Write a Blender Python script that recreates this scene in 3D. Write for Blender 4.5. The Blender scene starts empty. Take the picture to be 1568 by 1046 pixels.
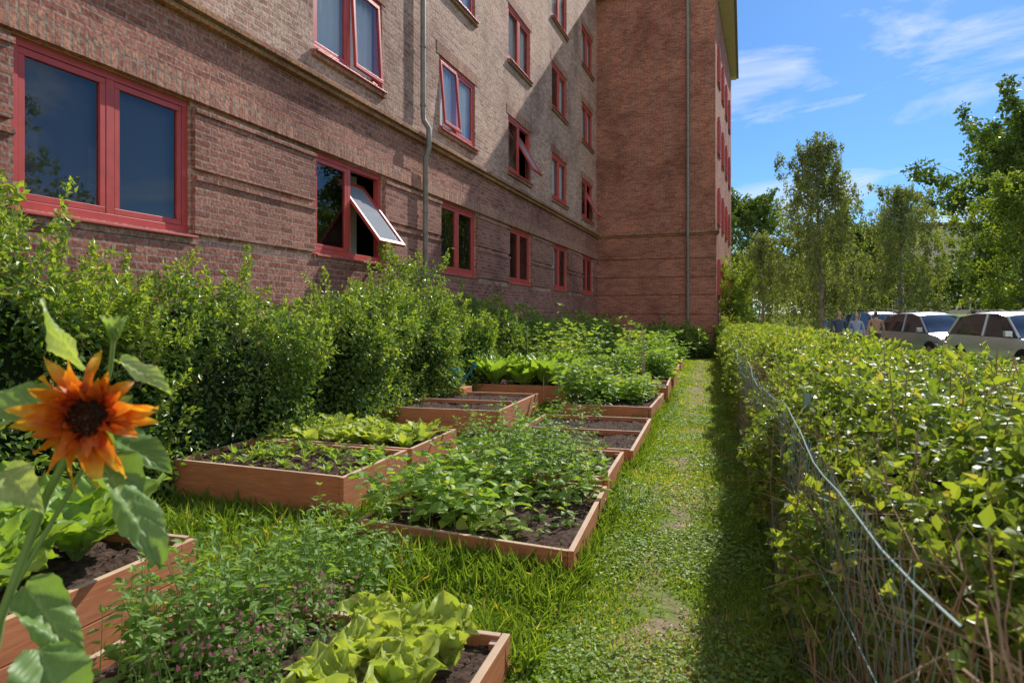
import bpy, bmesh, math, random
import numpy as np
from mathutils import Vector, Matrix
rng=np.random.default_rng(7); random.seed(7)
RB=math.radians(18.8); RG=math.radians(16.07)
CAMZ=1.5
sc=bpy.context.scene
sc.view_settings.view_transform='Standard'; sc.view_settings.look='None'; sc.view_settings.exposure=0

# ------------------------------------------------------------ materials
def newmat(name):
    m=bpy.data.materials.new(name); m.use_nodes=True
    nt=m.node_tree; nt.nodes.clear()
    o=nt.nodes.new('ShaderNodeOutputMaterial')
    return m,nt,o
def N(nt,t,**k):
    n=nt.nodes.new(t)
    for a,b in k.items():
        if a in n.inputs.keys(): n.inputs[a].default_value=b
        else: setattr(n,a,b)
    return n
def ramp(nt,fac,stops):
    r=nt.nodes.new('ShaderNodeValToRGB')
    e=r.color_ramp.elements
    while len(e)>1: e.remove(e[0])
    e[0].position=stops[0][0]; e[0].color=(*stops[0][1],1)
    for p,c in stops[1:]:
        x=e.new(p); x.color=(*c,1)
    nt.links.new(fac,r.inputs[0]); return r.outputs[0]
def simple(name,col,rough=.6,metal=0,noise=0,nscale=8,bump=0,spec=.5,coat=0):
    m,nt,o=newmat(name)
    p=N(nt,'ShaderNodeBsdfPrincipled'); p.inputs['Base Color'].default_value=(*col,1)
    p.inputs['Roughness'].default_value=rough; p.inputs['Metallic'].default_value=metal
    p.inputs['Specular IOR Level'].default_value=spec; p.inputs['Coat Weight'].default_value=coat
    tc=N(nt,'ShaderNodeTexCoord')
    if noise>0 or bump>0:
        n=N(nt,'ShaderNodeTexNoise'); n.inputs['Scale'].default_value=nscale; n.inputs['Detail'].default_value=6
        nt.links.new(tc.outputs['Object'],n.inputs['Vector'])
        a=[max(0,c*(1-noise)) for c in col]; b=[min(1,c*(1+noise)) for c in col]
        nt.links.new(ramp(nt,n.outputs[0],[(.3,a),(.7,b)]),p.inputs['Base Color'])
        if bump>0:
            bp=N(nt,'ShaderNodeBump'); bp.inputs['Strength'].default_value=bump; bp.inputs['Distance'].default_value=.02
            nt.links.new(n.outputs[0],bp.inputs['Height']); nt.links.new(bp.outputs[0],p.inputs['Normal'])
    nt.links.new(p.outputs[0],o.inputs[0]); return m
def leafmat(name,stops,trans=.35,rough=.5,tcol=None,spec=.3,k=(1.75,1.6,1.5)):
    m,nt,o=newmat(name)
    at=N(nt,'ShaderNodeAttribute'); at.attribute_name='leaf_tone'
    col=ramp(nt,at.outputs['Fac'],[(p,tuple(min(.8,c*q) for c,q in zip(cc,k))) for p,cc in stops])
    p=N(nt,'ShaderNodeBsdfPrincipled'); p.inputs['Roughness'].default_value=rough
    p.inputs['Specular IOR Level'].default_value=spec
    nt.links.new(col,p.inputs['Base Color'])
    t=N(nt,'ShaderNodeBsdfTranslucent')
    mx=N(nt,'ShaderNodeMixRGB'); mx.blend_type='MULTIPLY'; mx.inputs[0].default_value=1
    tc=tcol or (2.0,1.9,.55)
    mx.inputs[2].default_value=(*tc,1); nt.links.new(col,mx.inputs[1]); nt.links.new(mx.outputs[0],t.inputs[0])
    s=N(nt,'ShaderNodeMixShader'); s.inputs[0].default_value=trans
    nt.links.new(p.outputs[0],s.inputs[1]); nt.links.new(t.outputs[0],s.inputs[2]); nt.links.new(s.outputs[0],o.inputs[0])
    return m
def brickmat(name,soldier=False,c1=(.64,.42,.33),c2=(.43,.205,.15),mort=(.60,.49,.41),bw=.25,rh=.08,ms=.011):
    m,nt,o=newmat(name)
    tc=N(nt,'ShaderNodeTexCoord'); sx=N(nt,'ShaderNodeSeparateXYZ'); nt.links.new(tc.outputs['Object'],sx.inputs[0])
    ad=N(nt,'ShaderNodeMath',operation='ADD'); nt.links.new(sx.outputs[0],ad.inputs[0]); nt.links.new(sx.outputs[1],ad.inputs[1])
    nw=N(nt,'ShaderNodeTexNoise'); nw.inputs['Scale'].default_value=4; nt.links.new(tc.outputs['Object'],nw.inputs['Vector'])
    wob=N(nt,'ShaderNodeMath',operation='MULTIPLY_ADD'); nt.links.new(nw.outputs[0],wob.inputs[0]); wob.inputs[1].default_value=.035; nt.links.new(sx.outputs[2],wob.inputs[2])
    cb=N(nt,'ShaderNodeCombineXYZ'); nt.links.new(ad.outputs[0],cb.inputs[0]); nt.links.new(wob.outputs[0],cb.inputs[1])
    b=N(nt,'ShaderNodeTexBrick'); b.inputs['Scale'].default_value=1; b.inputs['Mortar Size'].default_value=ms
    b.inputs['Mortar Smooth'].default_value=.2; b.inputs['Bias'].default_value=-.05
    if soldier: b.inputs['Brick Width'].default_value=.08; b.inputs['Row Height'].default_value=.34; b.offset=0
    else: b.inputs['Brick Width'].default_value=bw; b.inputs['Row Height'].default_value=rh
    b.inputs['Color1'].default_value=(*c1,1); b.inputs['Color2'].default_value=(*c2,1); b.inputs['Mortar'].default_value=(*mort,1)
    nt.links.new(cb.outputs[0],b.inputs['Vector'])
    n1=N(nt,'ShaderNodeTexNoise'); n1.inputs['Scale'].default_value=.55; n1.inputs['Detail'].default_value=7; n1.inputs['Roughness'].default_value=.62; nt.links.new(tc.outputs['Object'],n1.inputs['Vector'])
    r1=ramp(nt,n1.outputs[0],[(.33,(.66,.59,.58)),(.5,(1,1,1)),(.68,(1.22,1.17,1.12))])
    m1=N(nt,'ShaderNodeMixRGB',blend_type='MULTIPLY'); m1.inputs[0].default_value=1; nt.links.new(b.outputs[0],m1.inputs[1]); nt.links.new(r1,m1.inputs[2])
    n2=N(nt,'ShaderNodeTexNoise'); n2.inputs['Scale'].default_value=26; n2.inputs['Detail'].default_value=5; nt.links.new(tc.outputs['Object'],n2.inputs['Vector'])
    r2=ramp(nt,n2.outputs[0],[(.32,(.58,.55,.55)),(.7,(1.25,1.25,1.25))])
    m2=N(nt,'ShaderNodeMixRGB',blend_type='MULTIPLY'); m2.inputs[0].default_value=1; nt.links.new(m1.outputs[0],m2.inputs[1]); nt.links.new(r2,m2.inputs[2])
    p=N(nt,'ShaderNodeBsdfPrincipled'); p.inputs['Roughness'].default_value=.85; p.inputs['Specular IOR Level'].default_value=.2
    nt.links.new(m2.outputs[0],p.inputs['Base Color'])
    h=N(nt,'ShaderNodeMath',operation='MULTIPLY_ADD'); nt.links.new(b.outputs['Fac'],h.inputs[0]); h.inputs[1].default_value=-1.2; nt.links.new(n2.outputs[0],h.inputs[2])
    bp=N(nt,'ShaderNodeBump'); bp.inputs['Strength'].default_value=.7; bp.inputs['Distance'].default_value=.013
    nt.links.new(h.outputs[0],bp.inputs['Height']); nt.links.new(bp.outputs[0],p.inputs['Normal'])
    nt.links.new(p.outputs[0],o.inputs[0]); return m

M_brick=brickmat('brick'); M_sold=brickmat('brick_soldier',True,c1=(.58,.29,.20),c2=(.36,.14,.10),mort=(.36,.26,.21),ms=.013)
M_brick2=brickmat('brick_wing',c1=(.56,.225,.145),c2=(.34,.115,.08),mort=(.42,.27,.20))
M_brick3=brickmat('brick_plinth',c1=(.47,.205,.15),c2=(.26,.095,.07),mort=(.38,.27,.22))
M_red=simple('red_frame_paint',(.56,.075,.06),.4,noise=.12,nscale=6)
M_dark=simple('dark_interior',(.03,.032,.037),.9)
M_curt=simple('curtain',(.80,.82,.84),.9,noise=.04)
M_blind=simple('blind',(.075,.083,.10),.8)
M_metal=simple('zinc',(.24,.22,.19),.5,.2,noise=.2)
M_cream=simple('cream_eave',(.70,.62,.45),.6,noise=.1)
M_roof=simple('roof_tiles',(.12,.06,.05),.8,noise=.2)
def glassmat():
    m,nt,o=newmat('window_glass')
    g=N(nt,'ShaderNodeBsdfGlossy'); g.inputs['Roughness'].default_value=.01; g.inputs['Color'].default_value=(.9,.93,.96,1)
    t=N(nt,'ShaderNodeBsdfTransparent'); t.inputs[0].default_value=(.90,.93,.95,1)
    f=N(nt,'ShaderNodeFresnel'); f.inputs[0].default_value=1.45
    a=N(nt,'ShaderNodeMath',operation='MULTIPLY_ADD'); nt.links.new(f.outputs[0],a.inputs[0]); a.inputs[1].default_value=.8; a.inputs[2].default_value=.04; a.use_clamp=True
    s=N(nt,'ShaderNodeMixShader'); nt.links.new(a.outputs[0],s.inputs[0]); nt.links.new(t.outputs[0],s.inputs[1]); nt.links.new(g.outputs[0],s.inputs[2])
    nt.links.new(s.outputs[0],o.inputs[0]); return m
M_glass=glassmat()
def woodmat(name,c1,c2,gr):
    m,nt,o=newmat(name)
    tc=N(nt,'ShaderNodeTexCoord'); mp=N(nt,'ShaderNodeMapping'); mp.inputs['Scale'].default_value=(3,3,30)
    nt.links.new(tc.outputs['Object'],mp.inputs[0])
    n=N(nt,'ShaderNodeTexNoise'); n.inputs['Scale'].default_value=2; n.inputs['Detail'].default_value=8; nt.links.new(mp.outputs[0],n.inputs['Vector'])
    n2=N(nt,'ShaderNodeTexNoise'); n2.inputs['Scale'].default_value=3.5; n2.inputs['Detail'].default_value=5; nt.links.new(tc.outputs['Object'],n2.inputs['Vector'])
    c=ramp(nt,n.outputs[0],[(.3,c1),(.7,c2)])
    f=ramp(nt,n2.outputs[0],[(.45,(0,0,0)),(.75,(.6,.6,.6))])
    mx=N(nt,'ShaderNodeMixRGB'); nt.links.new(f,mx.inputs[0]); nt.links.new(c,mx.inputs[1]); mx.inputs[2].default_value=(*gr,1)
    p=N(nt,'ShaderNodeBsdfPrincipled'); p.inputs['Roughness'].default_value=.75
    nt.links.new(mx.outputs[0],p.inputs['Base Color'])
    bp=N(nt,'ShaderNodeBump'); bp.inputs['Strength'].default_value=.4; bp.inputs['Distance'].default_value=.004
    nt.links.new(n.outputs[0],bp.inputs['Height']); nt.links.new(bp.outputs[0],p.inputs['Normal'])
    nt.links.new(p.outputs[0],o.inputs[0]); return m
M_wood=woodmat('stained_wood',(.47,.15,.06),(.63,.245,.11),(.36,.16,.09))
M_woodtop=woodmat('weathered_wood',(.60,.40,.26),(.72,.54,.38),(.42,.29,.20))
M_soil=simple('soil',(.085,.055,.042),.95,noise=.6,nscale=25,bump=1.0,spec=.1)
M_bark=simple('bark',(.12,.09,.065),.9,noise=.4,nscale=6,bump=.5)
M_birchbark=simple('birch_bark',(.30,.25,.20),.8,noise=.7,nscale=3,bump=.3)
M_twig=simple('twig',(.33,.21,.135),.85,noise=.35,nscale=20)
M_stem=simple('green_stem',(.20,.30,.08),.6)
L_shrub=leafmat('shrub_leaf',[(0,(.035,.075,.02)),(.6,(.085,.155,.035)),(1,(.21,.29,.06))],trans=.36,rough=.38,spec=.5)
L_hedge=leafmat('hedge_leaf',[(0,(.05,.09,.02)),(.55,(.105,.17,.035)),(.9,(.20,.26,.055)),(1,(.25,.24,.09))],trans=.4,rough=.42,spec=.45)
L_mint=leafmat('mint_leaf',[(0,(.07,.145,.035)),(1,(.16,.27,.075))],trans=.38)
L_potato=leafmat('bean_leaf',[(0,(.085,.165,.04)),(.7,(.15,.26,.06)),(1,(.26,.31,.07))],trans=.38,rough=.5)
L_lettuce=leafmat('lettuce_leaf',[(0,(.22,.36,.06)),(1,(.46,.54,.14))],trans=.4,tcol=(1.3,1.25,.5),k=(1.25,1.2,1.1))
L_chard=leafmat('chard_leaf',[(0,(.08,.17,.035)),(1,(.18,.29,.065))],trans=.38,rough=.42)
L_grass=leafmat('grass_blade',[(0,(.07,.125,.022)),(.6,(.135,.22,.038)),(.92,(.21,.28,.06)),(1,(.34,.30,.15))],trans=.38,rough=.6,spec=.15)
L_clover=leafmat('clover_leaf',[(0,(.09,.17,.035)),(1,(.21,.31,.08))],trans=.3,rough=.5,spec=.25)
L_birch=leafmat('birch_leaf',[(0,(.06,.09,.04)),(1,(.17,.21,.085))],trans=.36)
L_maple=leafmat('maple_leaf',[(0,(.03,.06,.014)),(1,(.09,.145,.03))],trans=.3)
L_linden=leafmat('linden_leaf',[(0,(.06,.11,.02)),(1,(.16,.22,.045))],trans=.42)
L_sun=leafmat('sunflower_leaf',[(0,(.07,.14,.045)),(.6,(.12,.21,.07)),(1,(.26,.34,.16))],trans=.35,rough=.42)
L_pink=leafmat('pink_blossom',[(0,(.30,.09,.12)),(1,(.5,.22,.25))],trans=.3,tcol=(1,1,1),k=(1,1,1))
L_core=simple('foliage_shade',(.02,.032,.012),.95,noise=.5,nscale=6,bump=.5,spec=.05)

# ------------------------------------------------------------ mesh accumulator
class Acc:
    def __init__(s): s.V=[];s.F={3:[],4:[]};s.n=0;s.R=[];s.M={3:[],4:[]}
    def add(s,V,F,r=.5,m=0):
        V=np.asarray(V,float).reshape(-1,3); F=np.asarray(F,int)
        k=F.shape[1]; s.V.append(V); s.F[k].append(F+s.n); s.n+=len(V)
        s.R.append(np.broadcast_to(np.asarray(r,float),(len(V),)).copy() if np.ndim(r)==0 else np.asarray(r,float))
        s.M[k].append(np.full(len(F),m))
    def build(s,name,mats,rot=0,smooth=False,parent=None,loc=(0,0,0),bevel=0):
        V=np.concatenate(s.V); me=bpy.data.meshes.new(name)
        f3=np.concatenate(s.F[3]) if s.F[3] else np.zeros((0,3),int)
        f4=np.concatenate(s.F[4]) if s.F[4] else np.zeros((0,4),int)
        mi=np.concatenate([np.concatenate(s.M[3]) if s.M[3] else np.zeros(0,int),np.concatenate(s.M[4]) if s.M[4] else np.zeros(0,int)])
        loops=np.concatenate([f3.ravel(),f4.ravel()])
        st=np.concatenate([np.arange(len(f3))*3, len(f3)*3+np.arange(len(f4))*4])
        me.vertices.add(len(V)); me.vertices.foreach_set('co',V.astype(np.float32).ravel())
        me.loops.add(len(loops)); me.loops.foreach_set('vertex_index',loops.astype(np.int32))
        me.polygons.add(len(st)); me.polygons.foreach_set('loop_start',st.astype(np.int32))
        me.update(calc_edges=True)
        a=me.attributes.new('leaf_tone','FLOAT','POINT'); a.data.foreach_set('value',np.concatenate(s.R).astype(np.float32))
        for m in mats: me.materials.append(m)
        me.polygons.foreach_set('material_index',mi.astype(np.int32))
        me.polygons.foreach_set('use_smooth',np.full(len(st),smooth))
        me.validate(); me.update()
        o=bpy.data.objects.new(name,me); sc.collection.objects.link(o)
        o.rotation_euler=(0,0,rot); o.location=loc
        if parent: o.parent=parent
        if bevel:
            b=o.modifiers.new('bev','BEVEL'); b.width=bevel; b.segments=2; b.limit_method='ANGLE'
        return o
def empty(name,loc=(0,0,0),rot=0):
    e=bpy.data.objects.new(name,None); sc.collection.objects.link(e); e.location=loc; e.rotation_euler=(0,0,rot); e.empty_display_size=.2; return e
BF=np.array([[0,3,2,1],[4,5,6,7],[0,1,5,4],[1,2,6,5],[2,3,7,6],[3,0,4,7]])
def box(acc,x0,x1,y0,y1,z0,z1,m=0,top=None):
    V=[(x0,y0,z0),(x1,y0,z0),(x1,y1,z0),(x0,y1,z0),(x0,y0,z1),(x1,y0,z1),(x1,y1,z1),(x0,y1,z1)]
    acc.add(V,BF,.5,m)
    if top is not None: acc.M[4][-1][1]=top
def obox(acc,p,q,w,z0,z1,m=0,top=None,off=0):
    p=np.array(p,float);q=np.array(q,float); d=(q-p)/np.linalg.norm(q-p); n=np.array([-d[1],d[0]])
    a=p+n*(off-w/2); b=q+n*(off-w/2); c=q+n*(off+w/2); e=p+n*(off+w/2)
    V=[(*a,z0),(*b,z0),(*c,z0),(*e,z0),(*a,z1),(*b,z1),(*c,z1),(*e,z1)]
    acc.add(V,BF,.5,m)
    if top is not None: acc.M[4][-1][1]=top
def tube(acc,pts,r0,r1=None,sides=6,m=0,r=.5):
    pts=np.asarray(pts,float); n=len(pts); r1=r0 if r1 is None else r1
    T=np.gradient(pts,axis=0); T/=np.linalg.norm(T,axis=1)[:,None]+1e-9
    up=np.array([0,0,1.]) if abs(T[0,2])<.9 else np.array([1.,0,0])
    A=np.cross(T,up); A/=np.linalg.norm(A,axis=1)[:,None]+1e-9; B=np.cross(T,A)
    R=np.linspace(r0,r1,n)[:,None]
    ang=np.arange(sides)*2*math.pi/sides
    V=(pts[:,None,:]+R[:,:,None]*(np.cos(ang)[None,:,None]*A[:,None,:]+np.sin(ang)[None,:,None]*B[:,None,:])).reshape(-1,3)
    i=np.arange(n-1)[:,None]*sides; j=np.arange(sides)[None,:]; k=(j+1)%sides
    F=np.stack([i+j,i+k,i+sides+k,i+sides+j],-1).reshape(-1,4)
    acc.add(V,F,r,m)
def norm(v): return v/(np.linalg.norm(v,axis=-1,keepdims=True)+1e-9)
T_LO=(np.array([(0,0,0),(.5,.42,.10),(0,1,-.08),(-.5,.42,.10)]),np.array([[0,1,2],[0,2,3]]))
T_HI=(np.array([(0,0,0),(-.42,.28,.07),(0,.3,.0),(.42,.28,.07),(-.40,.6,.02),(0,.62,-.06),(.40,.6,.02),(0,1,-.22)]),
      np.array([[0,3,2],[0,2,1],[1,2,5],[1,5,4],[2,3,6],[2,6,5],[4,5,7],[5,6,7]]))
def leaves(acc,P,A,Nn,L,W,r,tm=T_LO,m=0):
    P=np.asarray(P,float); n=len(P)
    if n==0: return
    A=norm(A); Nn=norm(Nn-(Nn*A).sum(1,keepdims=True)*A); B=np.cross(A,Nn)
    L=np.broadcast_to(L,(n,)); W=np.broadcast_to(W,(n,)); t,f=tm
    V=P[:,None,:]+t[None,:,0:1]*W[:,None,None]*B[:,None,:]+t[None,:,1:2]*L[:,None,None]*A[:,None,:]+t[None,:,2:3]*L[:,None,None]*Nn[:,None,:]
    F=(f[None]+np.arange(n)[:,None,None]*len(t)).reshape(-1,3)
    r=np.broadcast_to(r,(n,)); acc.add(V.reshape(-1,3),F,np.repeat(r,len(t)),m)
def rand_dir(n): return norm(rng.normal(size=(n,3)))
def lump(P,f=2.,seed=0):
    x,y,z=P[...,0],P[...,1],P[...,2]
    return (np.sin(f*x+1.3*seed+1.7*np.sin(f*.7*y))+np.sin(f*1.3*y+seed+1.1*np.sin(f*z))+np.sin(f*1.7*z+2*seed+np.sin(f*1.1*x)))/3

# ------------------------------------------------------------ shrub
def shrub(name,x0,x1,y0,y1,z0,z1,n,ls,mat,rot,seed=1,sprigs=40,core=True,lumpa=.24,tm=T_LO,aspect=.55,sprigh=.4,pr=3.6):
    acc=Acc(); cx,cy=(x0+x1)/2,(y0+y1)/2; cz=z0; hx,hy,hz=(x1-x0)/2,(y1-y0)/2,(z1-z0)
    def deform(W):
        hh=1+.12*np.sin(W[:,1]*1.9+seed*2.1)+.07*np.sin(W[:,1]*4.3+seed)+.05*np.sin(W[:,1]*9+W[:,0]*6+seed)
        W[:,2]=W[:,2]*hh
        return W
    def surf(n):
        ar=np.array([hy*hz*2.4,hy*hz*.6,hx*hz*2,hx*hz*2,hx*hy*4.4]); ar=ar/ar.sum()
        f=rng.choice(5,n,p=ar); u=rng.uniform(-1,1,n); v=rng.uniform(0,1,n); w=rng.uniform(-1,1,n)
        P=np.zeros((n,3))
        for k,sg in ((0,1),(1,-1)): 
            q=f==k; P[q]=np.stack([np.full(q.sum(),sg),u[q],v[q]],1)
        for k,sg in ((2,1),(3,-1)):
            q=f==k; P[q]=np.stack([u[q],np.full(q.sum(),sg),v[q]],1)
        q=f==4; P[q]=np.stack([u[q],w[q],np.ones(q.sum())],1)
        p=pr; rr=(np.abs(P[:,0])**p+np.abs(P[:,1])**p+np.abs(P[:,2])**p)**(1/p)
        Q=P/rr[:,None]
        Nn=norm(np.stack([np.sign(Q[:,0])*np.abs(Q[:,0])**(p-1)/hx,np.sign(Q[:,1])*np.abs(Q[:,1])**(p-1)/hy,np.abs(Q[:,2])**(p-1)/hz],1))
        W=np.stack([cx+Q[:,0]*hx,cy+Q[:,1]*hy,cz+Q[:,2]*hz],1)
        W+=Nn*(lump(W,1.8,seed)*lumpa+lump(W,5,seed+3)*lumpa*.6)[:,None]
        return deform(W),Nn
    P,Nn=surf(n)
    dep=rng.exponential(.11,n); P=P-Nn*dep[:,None]+rng.normal(0,.045,(n,3))
    A=norm(Nn*.7+rand_dir(n)*.9+np.array([0,0,-.1])); NL=norm(Nn*.6+np.array([0,0,.6])+rand_dir(n)*.8)
    L=ls*rng.uniform(.6,1.3,n)
    r=np.clip(.5+.25*lump(P,3,seed+5)+rng.normal(0,.2,n)-dep*1.2+.22*Nn[:,2],0,1)  # random tone, darker with depth; upward-facing leaves painted lighter as if sunlit
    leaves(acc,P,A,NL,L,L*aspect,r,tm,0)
    S,SN=surf(sprigs*4); q=(SN[:,2]>.1)|(rng.random(len(SN))<.15); S=S[q][:sprigs]; SN=SN[q][:sprigs]
    for p,nn in zip(S,SN):
        h=rng.uniform(.25,1.25)*sprigh; d=norm(nn*.6+np.array([0,0,.9])+rng.normal(0,.35,3)); pts=[p-d*.2+d*(h+.2)*t+np.array([0,0,-.05*t*t]) for t in np.linspace(0,1,4)]
        tube(acc,pts,.005,.002,4,1)
        k=int(h/ls*8)+6; t=rng.uniform(0,1,k); PP=p+d*(h*t)[:,None]+rng.normal(0,.02,(k,3))
        leaves(acc,PP,norm(rand_dir(k)+d*.7),norm(rand_dir(k)+np.array([0,0,1.2])),ls*rng.uniform(.7,1.2,k),ls*aspect,np.clip(rng.normal(.8,.15,k),0,1),tm,0)
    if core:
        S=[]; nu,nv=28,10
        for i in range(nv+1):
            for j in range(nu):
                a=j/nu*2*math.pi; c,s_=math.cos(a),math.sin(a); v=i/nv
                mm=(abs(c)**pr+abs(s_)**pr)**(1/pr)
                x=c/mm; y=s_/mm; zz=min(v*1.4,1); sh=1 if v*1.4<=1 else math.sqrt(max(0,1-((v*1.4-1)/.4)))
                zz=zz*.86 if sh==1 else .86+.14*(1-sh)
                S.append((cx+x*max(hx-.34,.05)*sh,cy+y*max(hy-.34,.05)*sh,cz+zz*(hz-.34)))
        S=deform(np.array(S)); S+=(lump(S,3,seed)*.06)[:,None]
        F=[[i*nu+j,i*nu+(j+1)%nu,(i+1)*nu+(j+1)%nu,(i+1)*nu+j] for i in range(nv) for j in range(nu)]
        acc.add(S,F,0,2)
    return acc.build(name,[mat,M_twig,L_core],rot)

# ------------------------------------------------------------ apartment building
FX=-5.83; SW=28.05; TW=-1.08; ZR=14.7
bld=empty('apartment_building',rot=-RB)
cols=[4.07+4.246*i for i in range(-3,6)]; WW=1.95; rows=[2.435+2.915*k for k in range(4)]; WH=1.465
a=Acc()
ys=[-11.]; 
for c in cols: ys+= [c,c+WW]
ys.append(SW)
zs=[0.]
for z in rows: zs+=[z,z+WH]
zs.append(ZR)
for i in range(len(ys)-1):
    for j in range(len(zs)-1):
        if i%2==1 and j%2==1:
            y0,y1,z0,z1=ys[i],ys[i+1],zs[j],zs[j+1]; d=FX-.16
            a.add([(FX,y0,z0),(FX,y1,z0),(d,y1,z0),(d,y0,z0)],[[0,1,2,3]]); a.add([(FX,y0,z1),(d,y0,z1),(d,y1,z1),(FX,y1,z1)],[[0,1,2,3]])
            a.add([(FX,y0,z0),(d,y0,z0),(d,y0,z1),(FX,y0,z1)],[[0,1,2,3]]); a.add([(FX,y1,z0),(FX,y1,z1),(d,y1,z1),(d,y1,z0)],[[0,1,2,3]])
            continue
        a.add([(FX,ys[i],zs[j]),(FX,ys[i+1],zs[j]),(FX,ys[i+1],zs[j+1]),(FX,ys[i],zs[j+1])],[[0,1,2,3]])
a.add([(-18,-11,0),(FX,-11,0),(FX,-11,ZR),(-18,-11,ZR)],[[0,1,2,3]])
a.add([(-18,-11,0),(-18,-11,ZR),(-18,39.3,ZR),(-18,39.3,0)],[[0,1,2,3]])
a.build('walls',[M_brick],parent=bld)
a=Acc()
a.add([(FX,SW,0),(TW,SW,0),(TW,SW,ZR),(FX,SW,ZR)],[[0,1,2,3]])
a.add([(TW,SW,0),(-.69,39.3,0),(-.69,39.3,ZR),(TW,SW,ZR)],[[0,1,2,3]])
a.add([(-.69,39.3,0),(-18,39.3,0),(-18,39.3,ZR),(-.69,39.3,ZR)],[[0,1,2,3]])
for z0,z1 in ((.0,.85),(.91,1.60),(1.66,2.38),(2.44,3.10),(3.16,3.84),(3.90,4.80)):
    box(a,FX+.002,TW+.04,SW-.045,SW+.3,z0,z1)
a.build('wing_walls',[M_brick2],parent=bld)
a=Acc()
for i in range(len(cols)+1):
    y0=(cols[i-1]+WW+.02) if i>0 else -11; y1=(cols[i]-.02) if i<len(cols) else SW-.05
    for z0,z1 in ((2.435,3.10),(3.16,3.85)):
        x=FX+.06; x2=FX+.085
        a.add([(FX,y0,z0),(x,y0,z0),(x,y0,z1-.08),(x2,y0,z1-.07),(x2,y0,z1-.02),(FX,y0,z1),(FX,y1,z0),(x,y1,z0),(x,y1,z1-.08),(x2,y1,z1-.07),(x2,y1,z1-.02),(FX,y1,z1)],
              [[0,1,2,5],[2,3,4,5],[6,11,8,7],[8,11,10,9],[1,7,8,2],[2,8,9,3],[3,9,10,4],[4,10,11,5],[0,6,7,1]])
for z0,z1 in ((.0,.85),(.91,1.60),(1.66,2.31)):
    box(a,FX-.01,FX+.05,-11,SW-.05,z0,z1)
box(a,FX-.012,FX+.012,-11,SW-.05,4.151,4.799)
a.build('rusticated_panels',[M_brick3],parent=bld)
a=Acc()
box(a,FX-.01,FX+.085,-11,SW-.05,3.905,4.15)
for z in rows[1:]:
    for c in cols: box(a,FX-.01,FX+.012,c-.12,c+WW+.12,z+WH+.003,z+WH+.25)
for c in cols:
    for z in rows: box(a,FX-.1,FX+.06,c-.06,c+WW+.06,z-.12,z-.032)
a.build('soldier_courses',[M_sold],parent=bld)
a=Acc()
box(a,FX-.01,FX+.10,-11,SW-.10,4.80,4.87); box(a,FX-.012,FX+.16,-11,SW-.15,4.872,4.95); 
box(a,FX,TW+.10,SW-.10,SW+.4,4.802,4.868); box(a,FX,TW+.15,SW-.15,SW+.4,4.87,4.948)
a.build('string_course',[brickmat('brick_course',c1=(.50,.25,.12),c2=(.34,.15,.085),mort=(.36,.26,.2))],parent=bld,bevel=.008)
fr=Acc(); gl=Acc(); cu=Acc()
def sash(y0,y1,z0,z1,x,tilt=0,pivot=1.):
    w=.06; zp=z0+(z1-z0)*pivot
    bars=[(y0,y1,z1-w,z1),(y0,y1,z0,z0+w),(y0,y0+w,z0+w,z1-w),(y1-w,y1,z0+w,z1-w)]
    c,s=math.cos(tilt),math.sin(tilt)
    def tr(V):
        V=np.array(V,float); dx=V[:,0]-x; dz=V[:,2]-zp
        return np.stack([x+dx*c-dz*s,V[:,1],zp+dx*s+dz*c],1)
    for b in bars:
        V=[(x-.025,b[0],b[2]),(x+.025,b[0],b[2]),(x+.025,b[1],b[2]),(x-.025,b[1],b[2]),(x-.025,b[0],b[3]),(x+.025,b[0],b[3]),(x+.025,b[1],b[3]),(x-.025,b[1],b[3])]
        fr.add(tr(V),BF)
    gl.add(tr([(x,y0+w,z0+w),(x,y1-w,z0+w),(x,y1-w,z1-w),(x,y0+w,z1-w)]),[[0,1,2,3]],.5,1 if tilt>.4 else 0)
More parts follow.
